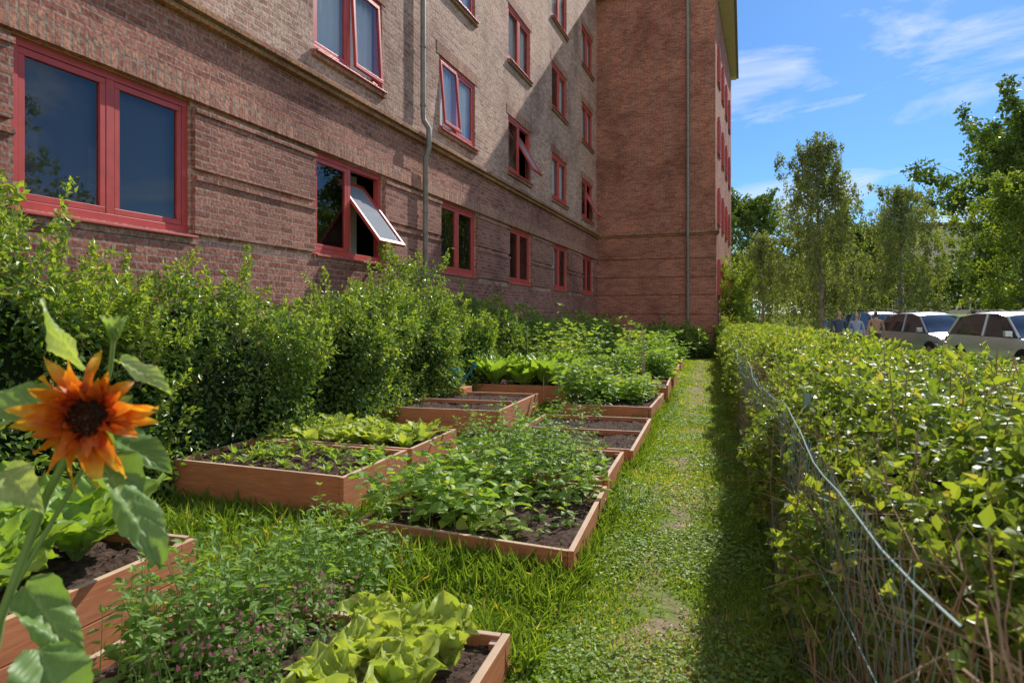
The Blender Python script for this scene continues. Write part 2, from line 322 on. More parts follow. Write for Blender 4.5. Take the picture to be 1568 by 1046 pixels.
for ci,c in enumerate(cols):
    for ri,z in enumerate(rows):
        x=FX-.07; e=.075; y0,y1,z0,z1=c+.002,c+WW-.002,z+.002,z+WH-.002
        box(fr,x-.05,x+.045,y0,y1,z1-e,z1); box(fr,x-.05,x+.045,y0,y1,z0,z0+e)
        box(fr,x-.051,x+.044,y0,y0+e,z0+e,z1-e); box(fr,x-.051,x+.044,y1-e,y1,z0+e,z1-e)
        ym=(y0+y1)/2; box(fr,x-.052,x+.04,ym-.045,ym+.045,z0+e,z1-e)
        fr.add([(FX-.09,c,z+.01),(FX+.10,c-.03,z-.03),(FX+.10,c+WW+.03,z-.03),(FX-.09,c+WW,z+.01)],[[0,1,2,3]])
        box(fr,FX+.07,FX+.10,c-.03,c+WW+.03,z-.055,z-.031)
        k=ci-3; t2=0; t1=0; pv=1.
        if (k,ri)==(1,0): t2=math.radians(38); pv=.62
        if (k,ri) in ((3,1),(5,1)): t2=math.radians(30); pv=.6
        if (k,ri)==(1,1) : t2=math.radians(3)
        if (k,ri)==(2,1): t1=math.radians(5)
        sash(y0+e+.004,ym-.049,z0+e+.004,z1-e-.004,x+.012+(.03 if t1 else 0),t1); sash(ym+.049,y1-e-.004,z0+e+.004,z1-e-.004,x+.012+(.04 if t2 else 0),t2,pv)
        if ri==0:
            if k<=0: spans=[(y0,y1,1)]
            elif k==1: spans=[(y0,y0+.25,0),(y1-.3,y1-.05,0)]
            elif k in (4,): spans=[(y0,y1-.6,0)]
            else: spans=[(y0,y0+.3,0)]
        else:
            q=random.random()
            spans=[(y0,y1,0)] if (q<.55 or (k,ri) in ((1,1),(2,1),(3,2))) else [(y0,y0+.6,0),(y1-.6,y1,0)]
        for s0,s1,mm in spans:
            n=max(4,int((s1-s0)*28)); yy=np.linspace(s0,s1,n); xx=(FX-.165)+(.02*np.sin(yy*38+ci)+.008*np.sin(yy*91) if mm==0 else 0*yy)
            if t2>.4 and mm==0: xx=xx-.3
            V=np.concatenate([np.stack([xx,yy,np.full(n,z-.0)],1),np.stack([xx,yy,np.full(n,z+WH+.0)],1)])
            i=np.arange(n-1); cu.add(V,np.stack([i,i+1,i+1+n,i+n],1),.5,mm)
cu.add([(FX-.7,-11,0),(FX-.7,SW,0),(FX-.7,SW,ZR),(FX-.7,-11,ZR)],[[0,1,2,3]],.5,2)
def sw(y): return TW+(y-SW)/(39.3-SW)*.39
for y0 in (29.2,31.7,34.2,36.7):
    for z in rows:
        for (a0,a1,b0,b1) in ((0,1.3,0,.09),(0,1.3,WH-.09,WH),(0,.09,.09,WH-.09),(1.21,1.3,.09,WH-.09),(.61,.69,.09,WH-.09)):
            box(fr,sw(y0)-.05,sw(y0)+.09,y0+a0,y0+a1,z+b0,z+b1)
        gl.add([(sw(y0)+.062,y0,z),(sw(y0)+.062,y0+1.3,z),(sw(y0)+.062,y0+1.3,z+WH),(sw(y0)+.062,y0,z+WH)],[[0,1,2,3]])
M_pane=simple('tilted_pane',(.35,.40,.45),.08,spec=.9)
fr.build('window_frames',[M_red],parent=bld,bevel=.004); gl.build('window_glass',[M_glass,M_pane],parent=bld); cu.build('curtains',[M_curt,M_blind,M_dark],parent=bld,smooth=True)
a=Acc()
box(a,-18.2,FX+.10,-11,SW-.4,ZR+.002,ZR+.25,0); box(a,-18.2,-.42,SW-.30,39.9,ZR,ZR+.22,0)
a.add([(-18.2,SW-.35,ZR+.221),(-.42,SW-.35,ZR+.221),(-.42,39.9,ZR+.221),(-18.2,39.9,ZR+.221),(-9,32,ZR+2.5),(-9,36,ZR+2.5)],[[0,1,4,4],[1,2,5,4],[2,3,5,5],[3,0,4,5]],.5,1)
box(a,-.42,-.30,SW-.35,39.9,ZR+.05,ZR+.26,2)
a.build('roof_eaves',[M_cream,M_roof,M_metal],parent=bld)
a=Acc()
y=11.63
tube(a,[(FX+.10,y,14.6),(FX+.10,y,5.35),(FX+.12,y,5.2),(FX+.22,y,5.05),(FX+.22,y,4.7),(FX+.15,y,4.5),(FX+.15,y,.2)],.05,.05,10)
for z in (12,9,6.6,5.5,3.5,2.2,1): tube(a,[(FX+(.10 if z>5 else .15),y,z-.02),(FX+(.10 if z>5 else .15),y,z+.02)],.063,.063,10); 
tube(a,[(-2.13,SW-.10,14.6),(-2.13,SW-.10,5.3),(-2.13,SW-.21,5.05),(-2.13,SW-.21,4.7),(-2.13,SW-.15,4.5),(-2.13,SW-.15,.2)],.06,.06,10)
for z in (12,9,6.6,5.5,3.5,2.2,1): tube(a,[(-2.13,SW-(.10 if z>5 else .15),z-.03),(-2.13,SW-(.10 if z>5 else .15),z+.03)],.075,.075,10)
a.build('downspouts',[M_metal],parent=bld,smooth=True)

# ------------------------------------------------------------ ground
def sst(x): x=np.clip(x,0,1); return x*x*(3-2*x)
def elev(X,Y): return 2.0*sst((Y-36)/42)
xs=np.concatenate([[-1500,-600,-250,-100,-50,-25],np.arange(-12,40,2.),[45,60,90,150,250,600,1500]])
yy=np.concatenate([[-600,-100,-30,-10],np.arange(0,90,3.),[100,150,250,500,1000,2500]])
Xg,Yg=np.meshgrid(xs,yy); cw,sw_=math.cos(-RG),math.sin(-RG)
Yw=sw_*Xg+cw*Yg; Zg=elev(None,Yw)
V=np.stack([Xg,Yg,Zg],-1).reshape(-1,3); nx=len(xs)
F=np.array([[j*nx+i,j*nx+i+1,(j+1)*nx+i+1,(j+1)*nx+i] for j in range(len(yy)-1) for i in range(nx-1)])
def groundmat():
    m,nt,o=newmat('lawn_ground'); tc=N(nt,'ShaderNodeTexCoord')
    n=N(nt,'ShaderNodeTexNoise'); n.inputs['Scale'].default_value=2.2; n.inputs['Detail'].default_value=8; nt.links.new(tc.outputs['Object'],n.inputs['Vector'])
    n2=N(nt,'ShaderNodeTexNoise'); n2.inputs['Scale'].default_value=22; n2.inputs['Detail'].default_value=8; nt.links.new(tc.outputs['Object'],n2.inputs['Vector'])
    c=ramp(nt,n2.outputs[0],[(.3,(.09,.12,.03)),(.5,(.17,.25,.05)),(.7,(.27,.30,.10))])
    sx=N(nt,'ShaderNodeSeparateXYZ'); nt.links.new(tc.outputs['Object'],sx.inputs[0])
    d=N(nt,'ShaderNodeMath',operation='ADD'); nt.links.new(sx.outputs[0],d.inputs[0]); d.inputs[1].default_value=.22
    ab=N(nt,'ShaderNodeMath',operation='ABSOLUTE'); nt.links.new(d.outputs[0],ab.inputs[0])
    ml=N(nt,'ShaderNodeMath',operation='MULTIPLY_ADD'); nt.links.new(ab.outputs[0],ml.inputs[0]); ml.inputs[1].default_value=-.45; nt.links.new(n.outputs[0],ml.inputs[2])
    f=ramp(nt,ml.outputs[0],[(.36,(0,0,0)),(.47,(.95,.95,.95))])
    mx=N(nt,'ShaderNodeMixRGB'); nt.links.new(f,mx.inputs[0]); nt.links.new(c,mx.inputs[1]); mx.inputs[2].default_value=(.33,.245,.18,1)
    p=N(nt,'ShaderNodeBsdfPrincipled'); p.inputs['Roughness'].default_value=.95; p.inputs['Specular IOR Level'].default_value=.1
    nt.links.new(mx.outputs[0],p.inputs['Base Color'])
    bp=N(nt,'ShaderNodeBump'); bp.inputs['Strength'].default_value=.8; bp.inputs['Distance'].default_value=.03; nt.links.new(n2.outputs[0],bp.inputs['Height']); nt.links.new(bp.outputs[0],p.inputs['Normal'])
    nt.links.new(p.outputs[0],o.inputs[0]); return m
a=Acc(); a.add(V,F); a.build('ground',[groundmat()],rot=-RG,smooth=True)
a=Acc(); box(a,6.9,14,-20,36,-.3,.012); a.build('street',[simple('asphalt',(.06,.06,.063),.9,noise=.25,nscale=30,bump=.3)],rot=-RG)
a=Acc(); box(a,6.72,6.9,-20,36,-.3,.13); box(a,14,14.18,-20,36,-.3,.13); a.build('kerb',[simple('kerb_stone',(.36,.35,.33),.85,noise=.2)],rot=-RG,bevel=.01)
a=Acc(); a.add([(FX+.02,-3,.03),(-4.75,-3,.03),(-4.6,26,.03),(FX+.02,28,.03)],[[0,1,2,3]]); a.build('soil_border',[M_soil],rot=-RB)

# ------------------------------------------------------------ raised beds
beds=[]
def bed(corners,h,dividers=(),fill=.05,planks=1):
    p=empty('raised_garden_bed',rot=-RG); beds.append(corners)
    a=Acc(); th=.035
    C=[np.array(c,float) for c in corners]
    ph=h/planks
    for i in range(4):
        A_,B_=C[i],C[(i+1)%4]; d=(B_-A_)/np.linalg.norm(B_-A_)
        s0=0. if i%2==0 else th+.003
        for k in range(planks):
            j=rng.normal(0,.004)
            obox(a,A_+d*s0,B_-d*s0,th,k*ph+(.003 if k else -.05),(k+1)*ph+(rng.normal(0,.004) if k==planks-1 else 0),0,1 if k==planks-1 else None,off=th/2+j*.3)
    cen=sum(C)/4
    for c in C:
        q=c+(cen-c)/np.linalg.norm(cen-c)*.075; box(a,q[0]-.022,q[0]+.022,q[1]-.022,q[1]+.022,0,h-.02,0,1)
    for t in dividers:
        A_=C[0]+(C[1]-C[0])*t; B_=C[3]+(C[2]-C[3])*t; d=(B_-A_)/np.linalg.norm(B_-A_)
        obox(a,A_+d*.038,B_-d*.038,.032,0,h+.004,0,1)
    a.build('boards',[M_wood,M_woodtop],parent=p,bevel=.004)
    a=Acc(); n=26; u=np.linspace(.02,.98,n); U,W=np.meshgrid(u,u)
    P=(C[0][None,None]*(1-U[...,None])*(1-W[...,None])+C[1]*(1-U[...,None])*W[...,None]+C[2]*U[...,None]*W[...,None]+C[3]*U[...,None]*(1-W[...,None]))
    Z=h-fill+rng.normal(0,.008,U.shape)+.012*np.sin(P[...,0]*9)*np.sin(P[...,1]*7)
    i=np.arange(n-1); I,J=np.meshgrid(i,i); k=(J*n+I).ravel()
    a.add(np.concatenate([P,Z[...,None]],-1).reshape(-1,3),np.stack([k,k+1,k+n+1,k+n],1))
    m=600; uu=rng.uniform(.04,.96,(m,2)); PP=C[0]*((1-uu[:,:1])*(1-uu[:,1:]))+C[1]*((1-uu[:,:1])*uu[:,1:])+C[2]*(uu[:,:1]*uu[:,1:])+C[3]*(uu[:,:1]*(1-uu[:,1:]))
    P3=np.concatenate([PP,np.full((m,1),h-fill+.008)],1)
    leaves(a,P3,rand_dir(m)*[1,1,.4],rand_dir(m),rng.uniform(.01,.03,m),.016,.5,T_LO)
    a.build('soil',[M_soil],parent=p,smooth=True)
    return p
def rect(x0,x1,y0,y1,rot=0):
    c=np.array([(x0+x1)/2,(y0+y1)/2]); P=[(x1,y0),(x1,y1),(x0,y1),(x0,y0)]; cr,sr=math.cos(rot),math.sin(rot)
    return [tuple(c+np.array([(p[0]-c[0])*cr-(p[1]-c[1])*sr,(p[0]-c[0])*sr+(p[1]-c[1])*cr])) for p in P]
bed([(-2.57,4.46),(-2.57,5.56),(-4.27,5.70),(-4.27,4.64)],.33)
bed([(-2.55,5.62),(-2.55,6.75),(-4.25,6.80),(-4.27,5.76)],.33)
bed([(-.74,3.83),(-.77,5.39),(-2.24,5.55),(-2.24,4.06)],.17)
bed(rect(-2.25,-.80,5.62,6.75),.19)
bed(rect(-2.16,-.72,6.84,9.1),.19,(.5,))
bed(rect(-4.2,-2.48,8.05,10.05),.36,(.45,),planks=2)
bed(rect(-3.95,-2.25,11.25,12.65,.03),.36,planks=2)
bed(rect(-2.05,-.75,9.8,11.7,-.03),.24)
bed(rect(-2.0,-.7,12.2,14.,.02),.32,(.5,))
bed(rect(-3.9,-2.4,13.3,15),.32)
bed(rect(-2.0,-.7,14.6,16.4),.28)
bed(rect(-3.9,-2.4,15.8,17.5),.3)
bed(rect(-1.95,-.75,17.1,18.9),.25)
bed(rect(-1.95,-.75,19.6,21.4),.25)
bed(rect(-4.1,-2.55,1.2,2.94),.37,planks=2)
bed(rect(-2.32,-.80,1.1,2.75),.18)

# ------------------------------------------------------------ herbaceous plants
def stem1(acc,b,H,nd,ls,aspect,lean,tm,m,rb,top):
    d=np.array([rng.normal(0,lean),rng.normal(0,lean),1.]); d/=np.linalg.norm(d)
    bend=np.array([rng.normal(0,lean*.5),rng.normal(0,lean*.5),-.03])
    t=np.linspace(0,1,4); pp=b+d*H*t[:,None]+bend*H*(t**2)[:,None]
    tube(acc,pp,.0035,.0015,4,1,.5)
    tt=np.linspace(.15,1,nd); a0=rng.uniform(0,6.28)
    P=[];A=[];L=[]
    for k,tk in enumerate(tt):
        c=b+d*H*tk+bend*H*tk**2
        for s in range(2 if tk<.95 else 4):
            an=a0+k*1.57+s*(3.14159 if tk<.95 else 1.57)+rng.normal(0,.2)
            up=(.1 if tk<.9 else .7)+rng.normal(0,.2)
            P.append(c); A.append((math.cos(an),math.sin(an),up)); L.append(ls*(1-(1-top)*tk**2)*(.6+.4*min(1,tk*3))*rng.uniform(.7,1.25))
    P=np.array(P);A=np.array(A);L=np.array(L); NL=np.array([0,0,1.])+rng.normal(0,.35,(len(P),3))
    leaves(acc,P+norm(A)*L[:,None]*.15,A,NL,L,L*aspect,np.clip(rb+rng.normal(0,.18,len(P)),0,1),tm,m)
def stems(acc,x0,x1,y0,y1,z0,n,h,ls,aspect=.55,lean=.18,tm=T_HI,m=0,rb=.5,nodes=7,top=.45):
    for i in range(n):
        b=np.array([rng.uniform(x0,x1),rng.uniform(y0,y1),z0])
        f=rng.uniform(.65,1.15); stem1(acc,b,h*f,max(3,int(nodes*f)),ls,aspect,lean,tm,m,rb,top)
def bigleaf(acc,base,dr,up,L,W,droop=.3,ruff=.04,r=.5,m=0,round_=.6,nu=8,nv=7,freq=9,cup=.15,vein=0):
    base=np.asarray(base,float); A=norm(np.asarray(dr,float)); U=np.asarray(up,float); U=norm(U-(U@A)*A); B=np.cross(A,U)
    v=np.linspace(0,1,nu); u=np.linspace(-1,1,nv); ph=rng.uniform(0,6.28)
    Vv,Uu=np.meshgrid(v,u,indexing='ij')
    w=np.sin(math.pi*np.clip(Vv,0.02,.995)**round_)**.75*W/2
    if vein: w=w*(1+.05*np.sin(Vv*60)*(Vv>.1))
    zz=-droop*L*Vv**2+cup*np.abs(Uu)*w*1.2+ruff*L*np.abs(Uu)**1.5*np.sin(Vv*freq+ph+Uu*2.)+ruff*.4*L*np.sin(Vv*freq*2+Uu*5+ph)*np.abs(Uu)
    rr=r+.12*np.sin(Vv*7+ph)*np.abs(Uu)
    if vein:
        vv=np.sin((Vv-np.abs(Uu)*.28)*46); zz=zz+vein*L*.012*vv*(np.abs(Uu)>.05)-(np.abs(Uu)<.04)*L*.012
        rr=rr+.15*(vv>.75)*(np.abs(Uu)>.05)+.3*(np.abs(Uu)<.06)+rng.normal(0,.04,Vv.shape)
    P=base+(Vv*L)[...,None]*A+(Uu*w)[...,None]*B+zz[...,None]*U
    i=np.arange(nu-1)[:,None]*nv+np.arange(nv-1)[None]; i=i.ravel()
    rr=np.clip(rr,0,1)
    acc.add(P.reshape(-1,3),np.stack([i,i+1,i+nv+1,i+nv],1),rr.ravel(),m)
def rosette(acc,c,n,L,W,r=.5,ruff=.07,tilt=(.15,1.3),freq=12,round_=.5,m=0,droop=.3,stem=0,nu=8,nv=7,vein=0,cup=.15,inner=.65):
    for k in range(n):
        t=k/n; an=k*2.4+rng.normal(0,.2); el=tilt[1]+(tilt[0]-tilt[1])*t+rng.normal(0,.1)
        d=np.array([math.cos(an)*math.cos(el),math.sin(an)*math.cos(el),math.sin(el)]); up=np.array([-math.cos(an)*math.sin(el),-math.sin(an)*math.sin(el),math.cos(el)])
        l=L*(inner+(1.1-inner)*t)*rng.uniform(.85,1.15); b=np.array(c)+np.array([math.cos(an),math.sin(an),0])*.015
        if stem>0:
            tube(acc,[b,b+d*stem*l],.008,.005,5,1); b=b+d*stem*l
        bigleaf(acc,b,d,up,l,W*(inner+(1.1-inner)*t)*rng.uniform(.85,1.15),droop,ruff,np.clip(r+rng.normal(0,.15)+(.25*(1-t)),0,1),m,round_,freq=freq,nu=nu,nv=nv,vein=vein,cup=cup)
a=Acc()
stems(a,-2.15,-1.6,1.95,2.68,.14,95,.45,.085,lean=.15,nodes=8,rb=.55)
stems(a,-2.1,-1.65,2.78,3.35,.0,44,.50,.08,lean=.15,nodes=8,rb=.65)
stems(a,-1.95,-1.6,3.0,3.6,.0,18,.40,.075,nodes=7,rb=.6)
a.build('mint_plants',[L_mint,M_stem],rot=-RG)
a=Acc()
stems(a,-1.8,-1.38,1.75,2.6,.14,70,.28,.036,lean=.3,nodes=9)
n=320; P=np.stack([rng.uniform(-1.8,-1.38,n),rng.uniform(1.8,2.6,n),rng.uniform(.32,.46,n)],1); leaves(a,P,rand_dir(n),rand_dir(n),.02,.016,rng.uniform(0,1,n),T_LO,2)
a.build('oregano_plants',[L_mint,M_stem,L_pink],rot=-RG)
a=Acc()
for (x,y) in ((-1.22,2.30),(-.98,2.48),(-1.30,2.55),(-1.0,2.16),(-1.25,2.05),(-1.12,2.42)):
    rosette(a,(x,y,.15),16,.225,.15,.55,.13,(.95,1.52),15,1.05,droop=.12,nu=16,nv=13,vein=.9,cup=.55,inner=.8)
a.build('lettuce_heads',[L_lettuce,M_stem],rot=-RG,smooth=True)
a=Acc()
for (x,y) in ((-2.95,2.6),(-3.3,2.3),(-2.9,2.15),(-3.5,2.7),(-3.75,2.4),(-3.2,1.8),(-2.85,1.75),(-3.1,2.75),(-3.9,2.75)):
    rosette(a,(x,y,.33),14,.38,.22,.55,.07,(.65,1.45),10,.8,droop=.3,stem=.25,nu=18,nv=11,vein=1.3)
a.build('cabbage_plants',[L_chard,M_stem],rot=-RG,smooth=True)
a=Acc()
for r_ in range(6):
    for c_ in range(15):
        if rng.random()<.3: continue
        x=-4.05+c_*.1+rng.normal(0,.02); y=4.75+r_*.14+rng.normal(0,.02)
        k=rng.integers(4,8); an=rng.uniform(0,6.28,k); s=rng.uniform(.4,1.2)*(1.5 if y>5.1 else 1.)
        leaves(a,np.tile([x,y,.285],(k,1)),np.stack([np.cos(an),np.sin(an),rng.uniform(.5,1.6,k)],1),np.tile([0,0,1.],(k,1))+rng.normal(0,.2,(k,3)),.085*s,.035*s,rng.uniform(.5,1,k),T_HI)
stems(a,-3.9,-2.8,4.95,5.5,.27,22,.18,.07,nodes=4,rb=.8)
a.build('radish_seedlings',[L_potato,M_stem],rot=-RG)
a=Acc()
for i in range(34):
    rosette(a,(rng.uniform(-4.1,-2.65),rng.uniform(5.8,6.65),.28),10,.25*rng.uniform(.7,1.2),.13,.5,.08,(.6,1.45),12,.8)
a.build('lettuce_heads',[L_lettuce,M_stem],rot=-RG,smooth=True)
a=Acc()
stems(a,-2.25,-1.5,4.12,5.3,.12,62,.40,.15,.78,lean=.3,nodes=5,rb=.55)
stems(a,-1.8,-1.2,4.02,4.6,.12,22,.30,.14,.78,lean=.35,nodes=4,rb=.7)
stems(a,-1.6,-.85,4.75,5.35,.12,34,.34,.12,.75,lean=.35,nodes=5,rb=.6)
stems(a,-1.2,-.85,4.15,4.6,.12,7,.15,.08,.7,lean=.35,nodes=4)
a.build('bean_plants',[L_potato,M_stem],rot=-RG)
a=Acc()
stems(a,-2.1,-1.2,5.2,6.6,.14,105,.50,.085,.6,lean=.2,nodes=9,rb=.55)
stems(a,-1.4,-.9,5.45,6.4,.14,42,.33,.085,.6,lean=.22,nodes=6,rb=.7)
a.build('nettle_plants',[L_mint,M_stem],rot=-RG)
a=Acc()
stems(a,-2.1,-.8,6.9,7.1,.15,9,.16,.05,nodes=5); stems(a,-.72,-.45,5.0,5.8,.0,16,.2,.06,nodes=5); stems(a,-2.1,-1.4,8.9,9.6,.12,22,.26,.07,nodes=6)
stems(a,-4.1,-3.7,8.3,9.8,.3,14,.2,.06,nodes=4); stems(a,-.70,-.5,9.6,14,.0,24,.2,.07,nodes=4)
a.build('weeds',[L_mint,M_stem],rot=-RG)
a=Acc()
for i in range(24):
    rosette(a,(rng.uniform(-3.8,-2.4),rng.uniform(11.3,12.5),.3),11,.56*rng.uniform(.8,1.15),.26,.5,.06,(.75,1.45),9,.8,droop=.3,stem=.25,nu=12,nv=9,vein=1)
a.build('chard_plants',[L_chard,M_stem],rot=-RG,smooth=True)
def mixbed(name,x0,x1,y0,y1,z,n,h,ls,mat,aspect=.6,nc=8,var=.55):
    a=Acc(); cs=[(rng.uniform(x0,x1),rng.uniform(y0,y1),rng.uniform(1-var,1+var*.7),rng.uniform(.15,.95),rng.uniform(.75,1.35)) for _ in range(nc)]
    for i in range(n):
        c=cs[i%nc]; b=np.array([np.clip(c[0]+rng.normal(0,.15),x0,x1),np.clip(c[1]+rng.normal(0,.15),y0,y1),z])
        f=rng.uniform(.7,1.15); stem1(a,b,h*c[2]*f,max(3,int(7*f)),ls*c[4],aspect,.28,T_HI if y0<12 else T_LO,0,c[3],.5)
    a.build(name,[mat,M_stem],rot=-RG)
mixbed('potato_plants',-2.1,-.85,10.0,11.6,.17,125,.5,.14,L_potato,.75,9)
mixbed('tomato_plants',-2.0,-.85,12.3,14.,.22,95,.7,.15,L_mint,.6,7)
mixbed('pea_plants',-3.8,-2.4,13.3,15,.2,100,.9,.15,L_potato,.6,6)
mixbed('potato_plants',-2.0,-.8,14.6,16.4,.2,90,.55,.17,L_potato,.75,7)
mixbed('raspberry_bush',-3.9,-2.3,15.8,17.6,.2,100,1.05,.18,L_mint,.6,6)
mixbed('bean_plants',-2.0,-.7,17.1,18.9,.2,80,.8,.19,L_potato,.7)
mixbed('currant_bush',-2.0,-.7,19.6,21.4,.2,80,.9,.19,L_mint,.7)
mixbed('raspberry_bush',-4.2,-2.3,18.5,22.5,.0,120,1.2,.19,L_potato,.6,8)
a=Acc()
for (x,y,s) in ((-1.2,12.0,.8),(-2.3,13.1,1.),(-1.0,14.3,.8),(-1.7,16.8,1.1)):
    for i in range(6): rosette(a,(x+rng.normal(0,.15),y+rng.normal(0,.15),.15),9,.5*s,.26,.8,.06,(.6,1.45),8,.8,droop=.35,stem=.2)
a.build('lettuce_heads',[L_lettuce,M_stem],rot=-RG,smooth=True)
a=Acc()
for i in range(16):
    x=rng.uniform(-4.,-.9); y=rng.uniform(11,20); tube(a,[(x,y,.1),(x+rng.normal(0,.03),y+rng.normal(0,.03),rng.uniform(.9,1.45))],.009,.007,5)
a.build('bamboo_canes',[simple('bamboo',(.52,.42,.25),.6)],rot=-RG)

# ------------------------------------------------------------ grass
def inbed(x,y):
    q=np.zeros(len(x),bool)
    for C in beds:
        C=np.array(C); w=np.ones(len(x),bool)
        for i in range(4):
            A_,B_=C[i],C[(i+1)%4]; w&=((B_[0]-A_[0])*(y-A_[1])-(B_[1]-A_[1])*(x-A_[0]))>-.0
        q|=w
    return q
def wearf(x,y):
    s=lump(np.stack([x*2,y,0*x],1),2.6,2)+.5*lump(np.stack([x*2,y,0*x],1),6.5,9)
    return np.exp(-((x+.20+.06*np.sin(y*1.7))/.26)**2)*np.clip(.22+1.4*s,0,.95)
def grass(acc,n,x0,x1,y0,y1,h,w,pw=1.,tm=T_LO,thin=True,lean=.7):
    x=rng.uniform(x0,x1,n); y=y0+(y1-y0)*rng.random(n)**pw; k=~inbed(x,y)
    if thin: k&=rng.random(n)>wearf(x,y)
    x,y=x[k],y[k]; n=len(x)
    patch=.75+.5*lump(np.stack([x*1.5,y*1.5,0*x],1),2.2,4)+.2*lump(np.stack([x,y,0*x],1),7,1)
    path=np.where(thin,1-.5*np.exp(-((x+.15)/.5)**2),1)
    H=h*rng.uniform(.5,1.4,n)*patch.clip(.4,1.5)*path
    A=np.array([0,0,1.])+rng.normal(0,lean,(n,3))*[1,1,.1]
    r=np.clip(.42+.25*lump(np.stack([x,y,0*x],1),1.6,1)+.15*lump(np.stack([x,y,0*x],1),5.6,3)+rng.normal(0,.22,n)+(.15*np.exp(-((x+.15)/.4)**2) if thin else 0),0,1)
    leaves(acc,np.stack([x,y,np.zeros(n)],1),A,rand_dir(n)+[0,0,.3],H,w,r,tm)
a=Acc()
grass(a,92000,-2.9,.75,1.6,5.5,.055,.009)
grass(a,62000,-2.7,.6,5.5,12,.062,.015)
grass(a,34000,-4.6,.6,12,28,.07,.03)
grass(a,8000,-2.5,-.7,2.75,4.1,.15,.009,thin=False,tm=T_HI,lean=.8)
grass(a,3500,-4.5,-2.55,2.95,4.6,.14,.009,thin=False,tm=T_HI)
for C in beds[:10]:
    for i in range(4):
        A_,B_=np.array(C[i]),np.array(C[(i+1)%4]); m=int(190*np.linalg.norm(B_-A_)); t=rng.random(m)[:,None]; d=(B_-A_)/np.linalg.norm(B_-A_); nn=np.array([d[1],-d[0]])
        P=A_+(B_-A_)*t+nn*np.abs(rng.normal(.015,.04,m))[:,None]
        leaves(a,np.concatenate([P,np.zeros((m,1))],1),np.array([0,0,1.])+rng.normal(0,.5,(m,3))*[1,1,.1],rand_dir(m),rng.uniform(.05,.18,m),.009,np.clip(rng.normal(.45,.2,m),0,1),T_HI)
a.build('grass',[L_grass],rot=-RG)
a=Acc()
def clover(n,x0,x1,y0,y1,s):
    x=rng.uniform(x0,x1,n); y=rng.uniform(y0,y1,n); k=(~inbed(x,y))&((lump(np.stack([x,y,0*x],1),3.3,8)+rng.normal(0,.25,n)+.5*np.exp(-((x-.05)/.35)**2))>.15)&(rng.random(n)>wearf(x,y)*.9); x,y=x[k],y[k]; n=len(x)
    P=np.stack([x,y,rng.uniform(.015,.04,n)],1)
    leaves(a,P,rand_dir(n)*[1,1,.25],np.array([0,0,1.])+rng.normal(0,.3,(n,3)),s*rng.uniform(.6,1.3,n),s*.8,np.clip(rng.normal(.5,.25,n),0,1),T_LO)
clover(34000,-2.6,.6,1.8,6,.028); clover(14000,-2,.5,6,12,.038)
a.build('clover_groundcover',[L_clover],rot=-RG)
a=Acc(); stems(a,.24,.5,1.6,9,.0,130,.15,.06,.7,nodes=4,rb=.35,lean=.4); a.build('ground_elder',[L_mint,M_stem],rot=-RG)

